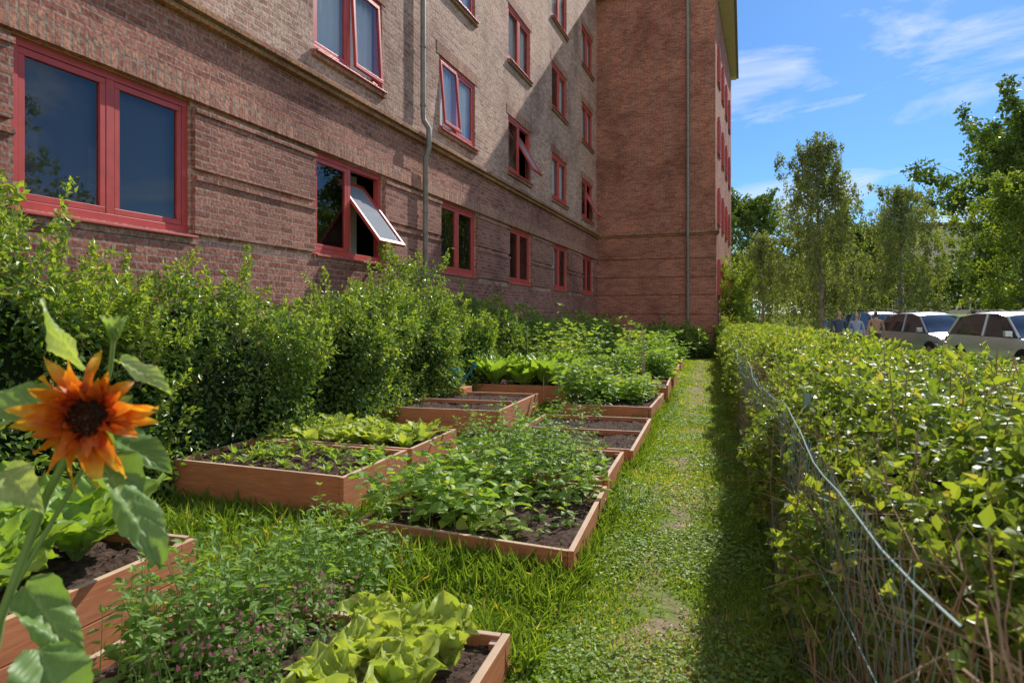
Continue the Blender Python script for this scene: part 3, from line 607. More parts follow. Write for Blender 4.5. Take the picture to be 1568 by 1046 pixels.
# ------------------------------------------------------------ hedge
def hedge():
    a=Acc(); Y0,Y1=.9,27.5; HT=1.17; XM=2.0
    def front(z,y):
        return .46+.06*np.sin(y*1.1)+.05*np.sin(y*3.3+z*4)-.05*np.sin(z/HT*3.14)+.26*np.clip((z-.68)/.45,0,1)**2
    def put(n,y0,y1,pw,ls,tm,kind):
        y=y0+(y1-y0)*rng.random(n)**pw
        if kind=='front':
            z=HT*rng.random(n)**.68
            edge=np.clip((z-HT+.25)/.25,0,1)
            x=front(z,y)+rng.exponential(.075,n)+.09*lump(np.stack([0*y,y,z],1),4,3)+.04*lump(np.stack([0*y,y,z],1),11,3); nn=np.stack([-np.ones(n),np.zeros(n),.3+edge],1)
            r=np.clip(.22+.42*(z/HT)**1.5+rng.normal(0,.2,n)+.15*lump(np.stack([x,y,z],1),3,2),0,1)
        else:
            x=rng.uniform(.65,XM,n); lumps=.085*lump(np.stack([x,y,0*x],1),3.3,5)+.055*lump(np.stack([x,y,0*x],1),9,6)
            z=HT+lumps-rng.exponential(.065,n)-.2*np.clip((.9-x)/.3,0,1)**2; nn=np.tile([0.,0,1],(n,1))
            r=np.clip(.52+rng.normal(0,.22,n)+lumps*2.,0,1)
        P=np.stack([x,y,z],1)+rng.normal(0,.02,(n,3))
        A=norm(nn*.6+rand_dir(n)); NL=norm(nn*.5+np.array([-.1,0,.6])+rand_dir(n)*.85); L=ls*rng.uniform(.5,1.35,n)*(1 if kind=='top' else .85)
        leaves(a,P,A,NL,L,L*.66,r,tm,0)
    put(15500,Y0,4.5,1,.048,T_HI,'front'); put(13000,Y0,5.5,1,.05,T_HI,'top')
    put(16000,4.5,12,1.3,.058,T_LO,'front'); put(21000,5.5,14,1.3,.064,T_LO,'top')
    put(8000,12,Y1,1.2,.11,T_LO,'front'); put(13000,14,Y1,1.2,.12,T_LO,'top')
    for i in range(560):
        y=1.3+24*rng.random()**1.6; x=rng.uniform(.65,XM-.05); h=rng.uniform(.03,.2); d=norm(np.array([rng.normal(0,.5),rng.normal(0,.5),1.])); b=np.array([x,y,HT-.05])
        tube(a,[b,b+d*(h+.05)],.003,.0015,4,1); k=int(5+h*30); t=rng.uniform(.2,1,k); s=.045 if y<7 else .075
        leaves(a,b+d*((h+.05)*t)[:,None],norm(rand_dir(k)+d*.6),rand_dir(k)+[0,0,1.3],s*rng.uniform(.6,1.2,k),s*.62,np.clip(rng.normal(.75,.15,k),0,1),T_HI if y<6 else T_LO,0)
    for i in range(600):
        y=1.2+14*rng.random()**1.4; z=rng.uniform(.25,1.05); b=np.array([float(front(z,y))+.03,y,z]); d=norm(np.array([-1,rng.normal(0,.6),rng.normal(.5,.6)])); h=rng.uniform(.05,.2)
        tube(a,[b,b+d*h],.0025,.0012,3,1); k=int(5+h*25); t=rng.uniform(.2,1,k)
        leaves(a,b+d*(h*t)[:,None],norm(rand_dir(k)+d*.6),rand_dir(k)+[0,0,1.3],.05*rng.uniform(.6,1.2,k),.034,np.clip(rng.normal(.7,.15,k),0,1),T_LO,0)
    for i in range(1300):
        y=1.0+13*rng.random()**1.5; x=rng.uniform(.42,.8); b=np.array([x,y,0.]); d=np.array([rng.normal(-.01,.09),rng.normal(0,.22),1.]); H=rng.uniform(.5,1.05)
        t=np.linspace(0,1,5)[:,None]; pts=b+d*H*t+np.array([rng.normal(0,.06),rng.normal(0,.12),0])*np.sin(t*3.14)
        tube(a,pts,rng.uniform(.0025,.007),.0018,4,1)
    for i in range(1700):
        y=1.0+8*rng.random()**1.4; z=rng.uniform(.1,1.0); x=rng.uniform(.38,.64); b=np.array([x,y,z]); d=norm(np.array([rng.normal(-.2,.4),rng.normal(0,.8),rng.normal(.5,.5)])); L=rng.uniform(.1,.35)
        tube(a,[b,b+d*L*.5+rng.normal(0,.015,3),b+d*L],.0025,.001,3,1)
    for i in range(130):
        y=rng.uniform(1.9,3.4); x=rng.uniform(1.1,1.9); b=np.array([x,y,.7]); d=norm(np.array([rng.normal(0,.14),rng.normal(0,.14),1.])); tube(a,[b,b+d*.3,b+d*rng.uniform(.45,.72)],.004,.002,4,2)
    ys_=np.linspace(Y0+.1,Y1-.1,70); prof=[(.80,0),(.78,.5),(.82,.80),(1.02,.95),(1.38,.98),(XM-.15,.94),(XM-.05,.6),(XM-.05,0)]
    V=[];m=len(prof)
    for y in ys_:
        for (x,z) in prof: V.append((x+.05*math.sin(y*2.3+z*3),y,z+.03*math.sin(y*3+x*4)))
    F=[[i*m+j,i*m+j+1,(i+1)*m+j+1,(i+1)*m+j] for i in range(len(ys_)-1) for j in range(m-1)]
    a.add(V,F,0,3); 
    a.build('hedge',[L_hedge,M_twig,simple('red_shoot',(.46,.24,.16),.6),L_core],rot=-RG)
hedge()
a=Acc()
for z,x in ((1.06,.36),(.75,.36),(.3,.37)):
    y=np.linspace(1.2,14,60); tube(a,np.stack([x+.02*np.sin(y*2),y,z-.05*np.abs(np.sin(y*.9))+.01*np.sin(y*7)],1),.003 if z>1 else .0016,None,5)
for i in range(110):
    y0=1.2+i*.075
    for sg in (1,-1):
        zz=np.linspace(0.05,1.03,8); tube(a,np.stack([.365+.012*np.sin(zz*20+i),y0+sg*(zz-.55)*.55,zz],1),.001,None,3)
for y in (3.9,7.9,11.9,15.9): tube(a,[(.50,y,0),(.50,y,1.10)],.02,.02,8)
a.build('wire_fence',[simple('galvanised_wire',(.30,.40,.40),.5,.2)],rot=-RG)

# ------------------------------------------------------------ shrubs by the wall (building frame)
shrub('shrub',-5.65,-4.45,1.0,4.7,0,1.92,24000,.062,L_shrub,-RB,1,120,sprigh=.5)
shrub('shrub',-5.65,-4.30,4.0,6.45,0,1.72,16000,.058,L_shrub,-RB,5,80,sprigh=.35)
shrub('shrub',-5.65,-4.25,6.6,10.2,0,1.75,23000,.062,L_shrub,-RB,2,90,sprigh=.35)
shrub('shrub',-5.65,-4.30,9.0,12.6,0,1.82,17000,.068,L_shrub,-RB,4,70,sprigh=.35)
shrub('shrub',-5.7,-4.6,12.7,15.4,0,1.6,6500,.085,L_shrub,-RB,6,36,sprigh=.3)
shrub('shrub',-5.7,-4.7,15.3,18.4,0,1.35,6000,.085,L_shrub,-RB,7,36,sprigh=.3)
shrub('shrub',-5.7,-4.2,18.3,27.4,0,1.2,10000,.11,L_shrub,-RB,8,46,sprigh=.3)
shrub('shrub',-4.2,-1.2,25.6,27.6,0,1.0,6500,.11,L_shrub,-RB,9,40,sprigh=.3)
shrub('climbing_shrub',-.95,.15,29,32.5,0,3.7,5200,.15,L_linden,-RB,11,60,lumpa=.35,core=False,pr=2.3,sprigh=.8)
shrub('shrub',-1.0,.4,25.5,28.5,0,1.1,4000,.13,L_linden,-RB,12,40,pr=2.5)

# ------------------------------------------------------------ trees
def tree(name,loc,H,R,leafm,barkm,n,ls,kind,seed,r0=.18,base=.25,dens=1.):
    st=np.random.default_rng(seed); a=Acc(); X,Y=loc; z0=float(elev(X,Y))-.1
    t=np.linspace(0,1,9); tr=np.stack([.25*np.sin(t*2+seed)*t,.2*np.sin(t*3+seed*2)*t,t*H*.92],1); tube(a,tr,r0,.02,8,1)
    T=[]
    nb=30 if kind=='birch' else 46
    for i in range(nb):
        f=base+(1-base)*(i+.5)/nb; h=f*H*.92; p=np.array([np.interp(f,t,tr[:,0]),np.interp(f,t,tr[:,1]),h])
        az=i*2.4+st.normal(0,.3); q=(f-base)/(1-base)
        prof=(math.sin(math.pi*min(1,(q*.86+.14)))**.7) if kind!='birch' else (1-q)**.5*(.6+.4*min(1,q*4))
        L=R*prof*st.uniform(.55,1.3)+.25; up=(.75 if kind=='birch' else .45)+q*.9
        d=np.array([math.cos(az),math.sin(az),up]); d/=np.linalg.norm(d); s=np.linspace(0,1,6)[:,None]
        br=p+d*L*s*1.2+np.array([0,0,-(.35 if kind=='birch' else .15)])*L*s**2
        tube(a,br,r0*.32*(1-q*.6),.008,5,1); 
        for k in range(6 if kind=='birch' else 7):
            sx=st.uniform(.3,1); b=np.array([np.interp(sx,s[:,0],br[:,c]) for c in range(3)]); dd=norm(d*.6+st.normal(0,.6,3)); l=L*st.uniform(.2,.42)
            e=b+dd*l; tube(a,[b,(b+e)/2+st.normal(0,.04,3),e],.012,.004,4,1)
            T+= [b+(e-b)*u for u in (.4,.75,1.)]
    T=np.array(T); ci=st.integers(0,len(T),n)
    if kind=='birch':
        ns=len(T); slen=st.uniform(.15,1.,ns)**1.5*R*.85; off=st.normal(0,.2,(ns,3)); u=st.random(n)
        P=T[ci]+off[ci]+np.stack([0*u,0*u,-slen[ci]*u],1)+st.normal(0,.075,(n,3)); A=st.normal(0,.5,(n,3))+[0,0,-1.]
    else:
        cs=st.uniform(.25,.55,len(T))*R*.16*1.6; P=T[ci]+norm(st.normal(size=(n,3)))*(cs[ci]*st.random(n)**.4)[:,None]; A=st.normal(0,1,(n,3))
    v=st.uniform(.2,.8,len(T)); r=np.clip(v[ci]+st.normal(0,.15,n),0,1)
    L=ls*st.uniform(.6,1.3,n); leaves(a,P,A,st.normal(0,1,(n,3))+[0,0,.4],L,L*.65,r,T_LO,0)
    return a.build(name,[leafm,barkm],loc=(X,Y,z0))
tree('birch_tree',(15.9,35),11.4,3.5,L_birch,M_birchbark,24000,.14,'birch',3,.15,.16)
tree('birch_tree',(22.2,39),9.4,3.3,L_birch,M_birchbark,17000,.15,'birch',5,.13,.16)
tree('birch_tree',(19.8,44),7.6,2.4,L_birch,M_birchbark,10000,.16,'birch',12,.13,.15)
tree('birch_tree',(17.2,47),7.2,2.4,L_birch,M_birchbark,10000,.16,'birch',14,.13,.15)
tree('maple_tree',(36.5,47),15.0,6.0,L_maple,M_bark,38000,.35,'maple',7,.35,.2)
tree('linden_tree',(22.8,30),7.9,2.6,L_linden,M_bark,18000,.15,'linden',9,.12,.2)
tree('maple_tree',(23,66),11,5,L_maple,M_bark,12000,.38,'maple',21,.3,.12)
tree('maple_tree',(31,62),8,4.5,L_maple,M_bark,12000,.38,'maple',22,.3,.12)
tree('linden_tree',(34,14),11,4.5,L_linden,M_bark,5000,.42,'maple',31,.3,.2)  # this and the next tree are out of view, added for dark window reflections
tree('linden_tree',(34,2),11,4.5,L_maple,M_bark,5000,.42,'maple',32,.3,.2)
a=Acc()
st=np.random.default_rng(77)
for i in range(46):
    X=20+i*2.6+st.normal(0,1.2); Y=84+st.normal(0,6); H=st.uniform(5.,8.5) if i>3 else st.uniform(9,12)
    n=1300; z0=2.; c=np.array([X,Y,z0+H*.55]); nc=22; cc=c+st.normal(0,1,(nc,3))*[2.0,1.5,H*.2]
    ci=st.integers(0,nc,n); P=cc[ci]+norm(st.normal(size=(n,3)))*(st.random(n)**.33*1.5)[:,None]; P[:,2]=np.maximum(P[:,2],z0+.2)
    leaves(a,P,st.normal(0,1,(n,3)),st.normal(0,1,(n,3))+[0,0,.4],.55*st.uniform(.6,1.3,n),.4,np.clip(st.uniform(.2,.9)+st.normal(0,.2,n),0,1))
    tube(a,[(X,Y,z0-.2),(X,Y,z0+H*.6)],.25,.1,6,1)
a.build('distant_trees',[L_maple,M_bark])
a=Acc(); 
box(a,66,90,120,130,0,17.5,0); box(a,65.5,90.5,119.5,130.5,17.5,18.2,1)
for i in range(9):
    for j in range(5): box(a,67+i*2.4,68.3+i*2.4,119.92,120.05,3+j*2.7,4.4+j*2.7,2)
a.build('distant_apartment_block',[simple('render_wall',(.62,.52,.45),.9,noise=.05),M_roof,M_dark])

# ------------------------------------------------------------ cars
M_tyre=simple('tyre',(.02,.02,.02),.85); M_rim=simple('rim',(.5,.5,.52),.35,.8); M_black=simple('black_trim',(.02,.02,.022),.5)
M_lamp=simple('headlamp',(.75,.78,.8),.1,.2); M_plate=simple('plate',(.8,.8,.8),.4); M_tail=simple('taillamp',(.4,.02,.02),.2)
m_,nt_,o_=newmat('car_glass'); p_=N(nt_,'ShaderNodeBsdfPrincipled'); p_.inputs['Base Color'].default_value=(.05,.065,.08,1); p_.inputs['Roughness'].default_value=.04; p_.inputs['Specular IOR Level'].default_value=1.; nt_.links.new(p_.outputs[0],o_.inputs[0]); M_cg=m_
def car(loc,heading,paint,hs=1.,rack=False):
    e=empty('parked_car',(loc[0],loc[1],.015),math.atan2(heading[1],heading[0]))
    ST=[(-2.17,.46,.78,.84,.72,.60),(-2.10,.32,.93,1.0,.82,.70),(-2.0,.30,.98,1.16,.86,.70),(-1.72,.29,1.0,1.50,.88,.63),(-.9,.27,.99,1.59,.90,.64),(0.,.27,.97,1.59,.90,.64),(.42,.27,.96,1.50,.90,.64),
        (.80,.27,.955,1.24,.90,.70),(1.18,.27,.95,.985,.89,.74),(1.65,.28,.87,.92,.87,.68),(1.98,.32,.76,.82,.82,.62),(2.12,.36,.66,.72,.75,.56),(2.18,.42,.58,.62,.68,.50)]
    a=Acc(); V=[]
    for (x,zb,zl,zt,hw,ht) in ST:
        zt=zt*hs if zt>1 else zt
        half=[(hw*.90,zb),(hw,zb+(zl-zb)*.35),(hw,zb+(zl-zb)*.75),(hw*.955,zl),(ht+.02,zt-.035),(ht*.8,zt),(ht*.4,zt+.018)]
        ring=half+[(0,zt+.022)]+[(-q[0],q[1]) for q in half[::-1]]
        V+=[(x,y,z) for y,z in ring]
    m=15; V=np.array(V)
    for i in range(len(ST)-1):
        for j in range(m-1):
            x=(ST[i][0]+ST[i+1][0])/2; side=j in (3,m-2-3); topj=4<=j<=m-2-4
            g=(side and -1.9<x<1.1) or (topj and .42<x<1.18) or (topj and -2.0<x<-1.72)
            a.add(V[[i*m+j,i*m+j+1,(i+1)*m+j+1,(i+1)*m+j]],[[0,1,2,3]],.5,1 if g else 0)
    for i in (0,len(ST)-1):
        c=V[i*m:(i+1)*m]; 
        for j in range(m//2): a.add([c[j],c[j+1],c[m-2-j],c[m-1-j]],[[0,1,2,3]],.5,0)
    o=a.build('body',[paint,M_cg],parent=e)
    bm=bmesh.new(); bm.from_mesh(o.data); bmesh.ops.remove_doubles(bm,verts=bm.verts,dist=.0005); bmesh.ops.recalc_face_normals(bm,faces=bm.faces); 
    for f in bm.faces: f.smooth=True
    bm.to_mesh(o.data); bm.free()
    o.data.set_sharp_from_angle(angle=math.radians(32))
    a=Acc()
    for sg in (1,-1):
        for (x0,x1,q0,q1) in ((.42,1.18,(.64,1.50*hs),(.85,.955)),(-.35,-.30,(.67,1.56*hs),(.87,.985)),(-1.72,-2.0,(.64,1.49*hs),(.82,1.0))):
            tube(a,[(x0,sg*(q0[0]+.015),q0[1]-.03),(x1,sg*q1[0],q1[1])],.032,.036,6,0)
        tube(a,[(.95,sg*.88,.99),(.97,sg*1.0,1.05)],.02,.02,6,0); box(a,.90,1.0,sg*1.0-.09,sg*1.0+.09,1.0,1.14,0)
        tube(a,[(-1.5,sg*.55,1.55*hs),(-1.3,sg*.55,1.64*hs),(.0,sg*.55,1.645*hs),(.2,sg*.55,1.60*hs)],.014,.014,6,1)
    if rack:
        for x in (-1.1,-.2): box(a,x-.03,x+.03,-.62,.62,1.66*hs,1.69*hs,1)
    a.build('pillars_and_mirrors',[paint,M_black],parent=e,bevel=.008)
    a=Acc(); box(a,2.10,2.2,-.42,.42,.50,.64,0); box(a,2.12,2.205,-.26,.26,.40,.49,1); 
    for sg in (1,-1):
        V=np.array([(2.02,sg*.50,.66),(2.0,sg*.76,.66),(1.82,sg*.82,.78),(1.92,sg*.5,.80)]); a.add(np.concatenate([V,V+[.08,sg*.01,.01]]),BF,.5,2)
        box(a,-2.16,-2.06,sg*.72-.1,sg*.72+.1,.78,.95,3)
    a.build('front_details',[M_black,M_plate,M_lamp,M_tail],parent=e)
    a=Acc()
    for x in (-1.32,1.36):
        for sg in (1,-1):
            y0=sg*.74; y1=sg*.925; rr=.325; ang=np.linspace(0,2*math.pi,25)[:-1]; c=np.stack([x+np.cos(ang)*rr,np.full(24,y1),.325+np.sin(ang)*rr],1); b=c.copy(); b[:,1]=y0
            j=np.arange(24); k=(j+1)%24; a.add(np.concatenate([c,b]),np.stack([j,k,k+24,j+24],1),.5,0)
            ci=np.array([x,y1,.325])+(c-[x,y1,.325])*.66; a.add(np.concatenate([c,ci]),np.stack([j,k,k+24,j+24],1),.5,0)
            ci2=ci-[0,sg*.02,0]; a.add(np.concatenate([ci2,[[x,y1-sg*.0,.325]]]),np.stack([j,k,np.full(24,24)],1),.5,1)
            ar=c.copy(); ar=np.array([x,sg*.905,.33])+(c-[x,y1,.325])*1.14; a.add(np.concatenate([ar,[[x,sg*.905,.33]]]),np.stack([j,k,np.full(24,24)],1),.5,2)
    a.build('wheels',[M_tyre,M_rim,M_black],parent=e)
def paint(n,c,metal=.3): return simple(n,c,.3,metal,coat=.8,noise=.03)
car((13.9,18.6),(-.05,-1),paint('silver_paint',(.74,.76,.79)),1.03)
car((15.1,24.6),(.0,-1),paint('grey_paint',(.42,.46,.52)),1.05)
car((16.5,30.6),(.0,-1),paint('light_grey_paint',(.5,.5,.5)),1.1,True)
car((18.3,36.4),(.05,-1),paint('white_paint',(.75,.75,.75),0),1.0)

# ------------------------------------------------------------ people
def person(loc,heading,shirt,pants,haircol,ph=.25,scale=1.):
    v=[];ed=[]
    def add(p,r,par=None):
        v.append((p,r)); i=len(v)-1
        if par is not None: ed.append((par,i))
        return i
    pel=add((0,0,.93),(.15,.11)); w=add((0,0,1.08),(.13,.10),pel); ch=add((.01,0,1.30),(.16,.115),w); nk=add((.0,0,1.45),(.075,.07),ch); n2=add((.01,0,1.52),(.052,.052),nk)
    h1=add((.02,0,1.60),(.075,.088),n2); h2=add((.01,0,1.68),(.082,.10),h1); h3=add((0,0,1.735),(.05,.06),h2); add((.11,0,1.625),(.014,.014),h1)
    for s in (1,-1):
        f=ph*s; hp=add((0,s*.10,.88),(.095,.095),pel); kn=add((f*.55+.03,s*.10,.49),(.058,.058),hp); an=add((f*1.0-(.10 if s<0 else 0),s*.10,.10),(.04,.04),kn); add((f*1.0+.12-(.10 if s<0 else 0),s*.11,.045),(.042,.035),an)
        sh=add((0,s*.19,1.40),(.06,.06),ch); el=add((-f*.4-.02,s*.25,1.12),(.042,.042),sh); wr=add((-f*.75+.06,s*.26,.88),(.027,.027),el); pm=add((-f*.8+.08,s*.255,.81),(.034,.02),wr)
        for k,l in enumerate((.07,.085,.08,.06)): 
            y=s*.255; add((-f*.8+.055+k*.018,y,.80-l),(.009,.009),pm)
        add((-f*.8+.125,s*.24,.77),(.010,.010),wr)
    me=bpy.data.meshes.new('tmp'); me.from_pydata([p for p,r in v],ed,[]); o=bpy.data.objects.new('tmp',me); sc.collection.objects.link(o)
    o.modifiers.new('s','SKIN'); 
    for i,(p,r) in enumerate(v): me.skin_vertices[0].data[i].radius=r
    me.skin_vertices[0].data[0].use_root=True
    sb=o.modifiers.new('d','SUBSURF'); sb.levels=2; sb.render_levels=2
    dg=bpy.context.evaluated_depsgraph_get(); nm=bpy.data.meshes.new_from_object(o.evaluated_get(dg)); bpy.data.objects.remove(o)
    skin=simple('skin',(.55,.33,.24),.6)
    for m in (skin,simple('shirt',shirt,.9,noise=.1),simple('trousers',pants,.9,noise=.1),simple('hair',haircol,.7),M_black): nm.materials.append(m)
    for p in nm.polygons:
        c=p.center; z=c.z; k=0
        if z<.085: k=4
        elif z<.95 and abs(c.y)<.2: k=2
        elif z<1.46 and (z>1.0 or abs(c.y)<.2): k=1
        elif z>1.63 and (c.x<.045 or z>1.72): k=3
        elif z>1.54 and c.x<-.02: k=3
        p.material_index=k; p.use_smooth=True
    o=bpy.data.objects.new('pedestrian',nm); sc.collection.objects.link(o); o.location=(loc[0],loc[1],0); o.rotation_euler=(0,0,math.atan2(heading[1],heading[0])); o.scale=(scale,)*3
person((11.3,23.6),(-.3,-.95),(.08,.09,.15),(.03,.035,.06),(.05,.03,.02))
person((12.1,24.0),(-.3,-.95),(.35,.38,.5),(.05,.06,.10),(.10,.06,.03),-.22,.96)
person((13.0,24.4),(.5,.86),(.45,.27,.18),(.08,.07,.06),(.10,.05,.03),.2,1.0)

a=Acc(); tube(a,[(0,0,0),(0,0,2.7)],.03,.03,8,0)
box(a,-.3,.3,-.05,-.035,2.1,2.7,1); box(a,-.27,.27,-.055,-.0505,2.13,2.67,2); box(a,-.05,.0,-.059,-.0555,2.22,2.58,1); box(a,0,.12,-.059,-.0555,2.53,2.58,1); box(a,0,.12,-.059,-.0555,2.38,2.43,1); box(a,.10,.14,-.0591,-.0556,2.4,2.56,1)
a.build('parking_sign',[M_metal,M_plate,simple('sign_blue',(.02,.10,.45),.4)],loc=(25.5,45,.1))

e=empty('watering_can',rot=-RG); e.location=(-.93,10.75,0)
a=Acc(); ang=np.linspace(0,2*math.pi,25)[:-1]; 
R_=[(.13,0),(.14,.02),(.14,.22),(.12,.28),(.07,.30)]; V=np.array([(r*math.cos(t),r*math.sin(t),z+.42) for r,z in R_ for t in ang]); j=np.arange(24);k=(j+1)%24
for i in range(len(R_)-1): a.add(V[i*24:(i+2)*24],np.stack([j,k,k+24,j+24],1))
tube(a,[(.12,0,.47),(.24,0,.6),(.34,0,.73)],.025,.014,8); tube(a,[(.32,0,.71),(.37,0,.77)],.02,.05,10)
a.build('can_body',[simple('teal_plastic',(.02,.22,.32),.35)],parent=e,smooth=True)
a=Acc(); tube(a,[(-.13,0,.48),(-.22,0,.6),(-.19,0,.74),(-.05,0,.78),(.08,0,.71)],.016,.016,8); a.build('can_handle',[simple('red_plastic',(.6,.06,.04),.4)],parent=e,smooth=True)
a=Acc(); box(a,-.25,.25,-.2,.2,0,.418); a.build('crate_stand',[M_wood],parent=e,bevel=.01)
a=Acc()
for i in range(9): tube(a,[(-2.25+i*.05,10.2,.0),(-2.25+i*.05,10.2,.85)],.002,.002,4)
for i in range(9): tube(a,[(-2.25,10.2,.05+i*.1),(-1.85,10.2,.05+i*.1)],.002,.002,4)
a.build('wire_trellis',[simple('wire',(.6,.6,.58),.4,.5)],rot=-RG)

# ------------------------------------------------------------ sunflower (foreground)
sf=empty('sunflower')
def petalmat():
    m,nt,o=newmat('sunflower_petal'); tc=N(nt,'ShaderNodeTexCoord'); ln=N(nt,'ShaderNodeVectorMath',operation='LENGTH'); nt.links.new(tc.outputs['Object'],ln.inputs[0])
    n=N(nt,'ShaderNodeTexNoise'); n.inputs['Scale'].default_value=55; n.inputs['Detail'].default_value=3; nt.links.new(tc.outputs['Object'],n.inputs['Vector'])
    ad=N(nt,'ShaderNodeMath',operation='MULTIPLY_ADD'); nt.links.new(n.outputs[0],ad.inputs[0]); ad.inputs[1].default_value=.08; nt.links.new(ln.outputs['Value'],ad.inputs[2])
    mr=N(nt,'ShaderNodeMapRange'); mr.inputs[1].default_value=.07; mr.inputs[2].default_value=.16; nt.links.new(ad.outputs[0],mr.inputs[0])
    c=ramp(nt,mr.outputs[0],[(0,(.25,.025,.01)),(.25,(.66,.11,.01)),(.6,(.88,.28,.012)),(1,(.95,.55,.04))])
    p=N(nt,'ShaderNodeBsdfPrincipled'); p.inputs['Roughness'].default_value=.5; nt.links.new(c,p.inputs['Base Color']); t=N(nt,'ShaderNodeBsdfTranslucent'); nt.links.new(c,t.inputs[0])
    s=N(nt,'ShaderNodeMixShader'); s.inputs[0].default_value=.5; nt.links.new(p.outputs[0],s.inputs[1]); nt.links.new(t.outputs[0],s.inputs[2]); nt.links.new(s.outputs[0],o.inputs[0]); return m
fc=Vector((-.775,1.25,1.32))
a=Acc()
for ring,(n,r0,L,el) in enumerate(((17,.033,.082,.0),(15,.03,.072,.35),(12,.026,.05,.85))):
    for k in range(n):
        an=k/n*6.283+ring*.3+rng.normal(0,.14); e_=el+rng.normal(0,.25)
        d=np.array([math.cos(an)*math.cos(e_),math.sin(an)*math.cos(e_),math.sin(e_)]); up=np.array([-math.cos(an)*math.sin(e_),-math.sin(an)*math.sin(e_),math.cos(e_)])+rng.normal(0,.3,3)
        bigleaf(a,np.array([math.cos(an)*r0,math.sin(an)*r0,.0]),d,up,L*rng.uniform(.7,1.25),.027*rng.uniform(.7,1.2),rng.uniform(-.4,.6),.06,.5,0,.75,nu=10,nv=5,cup=.5)
o=a.build('petals',[petalmat()],smooth=True); o.parent=sf
q=Vector((.22,-1,.10)).to_track_quat('Z','Y'); o.rotation_mode='QUATERNION'; o.rotation_quaternion=q; o.location=fc
a=Acc(); R_=[(.0,.016),(.012,.014),(.022,.016),(.031,.011),(.035,.0),(.03,-.012),(.012,-.02)]
V=np.array([(r*math.cos(t),r*math.sin(t),z) for r,z in R_ for t in ang]); j=np.arange(24); k=(j+1)%24
for i in range(len(R_)-1): a.add(V[i*24:(i+2)*24],np.stack([j,k,k+24,j+24],1))
n=420; i_=np.arange(n); rr=.033*np.sqrt(i_/n); th=i_*2.39996; P=np.stack([rr*np.cos(th),rr*np.sin(th),.014-.06*rr],1)
leaves(a,P,np.stack([np.cos(th)*.4,np.sin(th)*.4,np.ones(n)],1),rand_dir(n),.009,.004,rng.random(n),T_LO,1)
o=a.build('disc',[simple('disc_brown',(.05,.018,.01),.8,noise=.4,nscale=200),leafmat('floret',[(0,(.04,.012,.008)),(.8,(.16,.05,.02)),(1,(.4,.2,.05))],trans=.1,k=(1,1,1))],smooth=True); o.parent=sf
o.rotation_mode='QUATERNION'; o.rotation_quaternion=q; o.location=fc
a=Acc()
tube(a,[(-1.12,1.32,0),(-1.08,1.34,.5),(-1.02,1.36,.9),(-.92,1.35,1.15),(-.82,1.31,1.30),(-.785,1.27,1.325)],.011,.007,8,1)
tube(a,[(-1.0,1.36,.95),(-.86,1.37,1.2),(-.80,1.36,1.40),(-.775,1.33,1.47)],.006,.004,8,1)
def bl(b,t,W,up=(0,-.5,1),droop=.12,r=.5,ruff=.06):
    b=np.array(b,float);t=np.array(t,float); d=t-b; L=np.linalg.norm(d); bigleaf(a,b,d,up,L,W,droop,ruff,r,0,.62,nu=34,nv=17,freq=8,cup=.3,vein=1.)
bl((-.78,1.28,1.24),(-.61,1.22,1.08),.10,(.7,-.35,.6),.15,.5,.09)
bl((-.75,1.30,1.42),(-.62,1.24,1.385),.045,(0,-.3,1),.2,.8)
bl((-.80,1.30,1.31),(-.97,1.20,1.38),.09,(0,-.6,.8),.25,.6)
bl((-.83,1.33,1.40),(-.90,1.27,1.52),.05,(-.5,-.8,.3),.2,.8)
bl((-.83,1.32,1.34),(-1.0,1.30,1.33),.08,(0,-.5,1),.3,.8)
bl((-.95,1.33,.98),(-.78,1.24,.88),.09,(.2,-.5,.9),.25,.5,.09)
bl((-.86,1.24,.90),(-.73,1.15,.78),.12,(.5,-.7,.7),.2,.4,.09)
bl((-1.0,1.34,1.2),(-.88,1.25,1.17),.08,(.1,-.7,.8),.25,.85)
bl((-.80,1.34,1.27),(-.66,1.33,1.22),.09,(.3,-.4,.9),.2,.3)
for k in range(10):
    an=k*.628; bigleaf(a,(-.775,1.33,1.455),(math.cos(an)*.6,math.sin(an)*.6,1),(-math.cos(an),-math.sin(an),.5),.055,.022,-.1,.02,.7,0,.6,nu=6,nv=5)
for k in range(12):
    an=k*.5236; d=q@Vector((math.cos(an),math.sin(an),-.25)); u=q@Vector((0,0,1)); b=fc+q@Vector((0,0,-.015))
    bigleaf(a,b,d,u,.075,.028,.1,.02,.6,0,.6,nu=6,nv=5)
o=a.build('stem_and_leaves',[L_sun,M_stem],smooth=True); o.parent=sf

# ------------------------------------------------------------ light
Ls,Lt,Lz=.775,.20,.60; sb,cb_=math.sin(RB),math.cos(RB)
Lv=Vector((Ls*sb+Lt*cb_,Ls*cb_-Lt*sb,Lz)).normalized()
sd=bpy.data.lights.new('sun','SUN'); sd.energy=5.0; sd.angle=math.radians(.5); sd.color=(1,.945,.85)
so=bpy.data.objects.new('sun',sd); sc.collection.objects.link(so); so.rotation_euler=Lv.to_track_quat('Z','Y').to_euler()
w=bpy.data.worlds.new('World'); sc.world=w; w.use_nodes=True; nt=w.node_tree; nt.nodes.clear()
o=nt.nodes.new('ShaderNodeOutputWorld'); bg=nt.nodes.new('ShaderNodeBackground'); bg.inputs[1].default_value=.15
sky=nt.nodes.new('ShaderNodeTexSky'); sky.sky_type='NISHITA'; sky.sun_disc=False; sky.sun_elevation=math.asin(Lv.z); sky.sun_rotation=math.atan2(Lv.x,Lv.y); sky.dust_density=.2; sky.air_density=1.0; sky.ozone_density=2.5
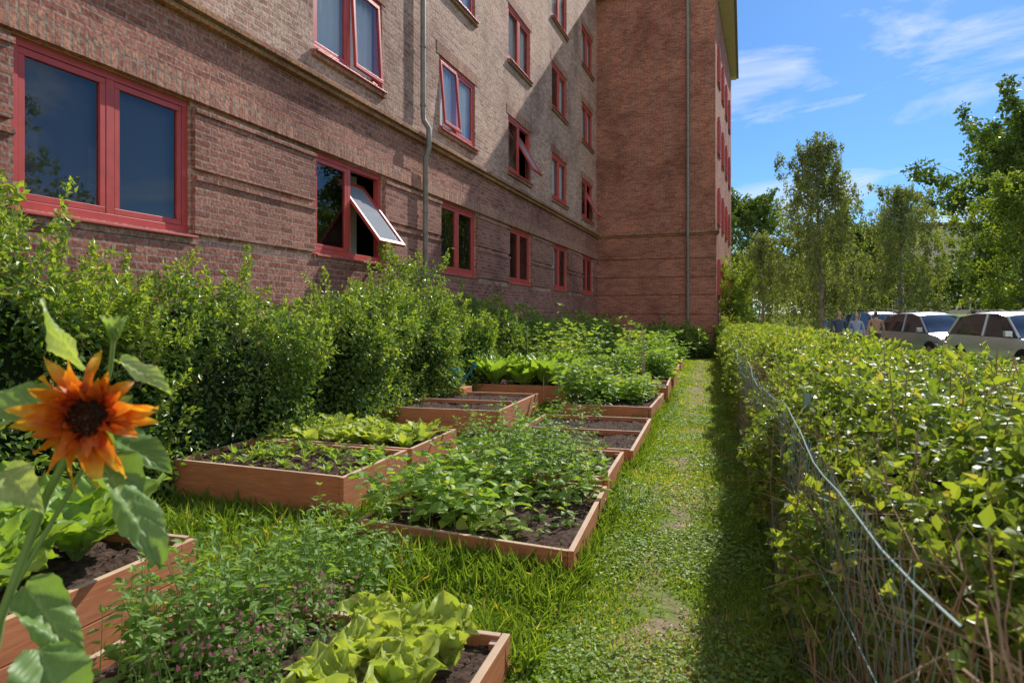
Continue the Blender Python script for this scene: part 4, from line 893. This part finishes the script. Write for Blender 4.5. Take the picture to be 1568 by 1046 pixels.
tint=nt.nodes.new('ShaderNodeMixRGB'); tint.blend_type='MULTIPLY'; tint.inputs[0].default_value=1; tint.inputs[2].default_value=(.35,.58,.85,1); nt.links.new(sky.outputs[0],tint.inputs[1])
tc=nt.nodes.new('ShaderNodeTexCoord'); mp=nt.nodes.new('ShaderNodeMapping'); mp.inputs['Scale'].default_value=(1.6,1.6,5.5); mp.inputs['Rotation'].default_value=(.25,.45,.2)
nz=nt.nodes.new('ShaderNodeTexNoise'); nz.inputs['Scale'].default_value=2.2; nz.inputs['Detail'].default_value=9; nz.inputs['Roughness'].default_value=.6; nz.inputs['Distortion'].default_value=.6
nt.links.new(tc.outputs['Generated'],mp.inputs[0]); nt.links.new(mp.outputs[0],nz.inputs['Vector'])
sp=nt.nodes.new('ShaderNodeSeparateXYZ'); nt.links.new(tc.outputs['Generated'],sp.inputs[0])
bi=nt.nodes.new('ShaderNodeMath'); bi.operation='MULTIPLY_ADD'; nt.links.new(sp.outputs[1],bi.inputs[0]); bi.inputs[1].default_value=-.21; nt.links.new(nz.outputs[0],bi.inputs[2])  # extra bright cloud behind the camera, added as neutral fill light
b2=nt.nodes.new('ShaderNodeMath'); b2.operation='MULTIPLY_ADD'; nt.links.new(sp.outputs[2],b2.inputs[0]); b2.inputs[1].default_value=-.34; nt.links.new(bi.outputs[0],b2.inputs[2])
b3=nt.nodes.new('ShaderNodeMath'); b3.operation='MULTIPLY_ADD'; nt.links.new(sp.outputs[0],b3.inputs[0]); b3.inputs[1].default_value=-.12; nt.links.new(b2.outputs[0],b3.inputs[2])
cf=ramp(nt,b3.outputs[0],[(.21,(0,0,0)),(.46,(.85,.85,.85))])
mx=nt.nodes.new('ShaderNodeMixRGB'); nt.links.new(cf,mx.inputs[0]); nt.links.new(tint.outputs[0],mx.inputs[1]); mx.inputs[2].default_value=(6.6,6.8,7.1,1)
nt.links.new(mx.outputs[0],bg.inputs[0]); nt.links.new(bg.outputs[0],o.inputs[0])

# ------------------------------------------------------------ camera
cd=bpy.data.cameras.new('camera'); cd.lens=24; cd.sensor_width=36; cd.shift_y=-.023; cd.clip_start=.05; cd.clip_end=5000
cd.dof.use_dof=True; cd.dof.focus_distance=6; cd.dof.aperture_fstop=4.5
co=bpy.data.objects.new('camera',cd); sc.collection.objects.link(co); co.location=(0,0,CAMZ); co.rotation_euler=(math.pi/2,0,0); sc.camera=co
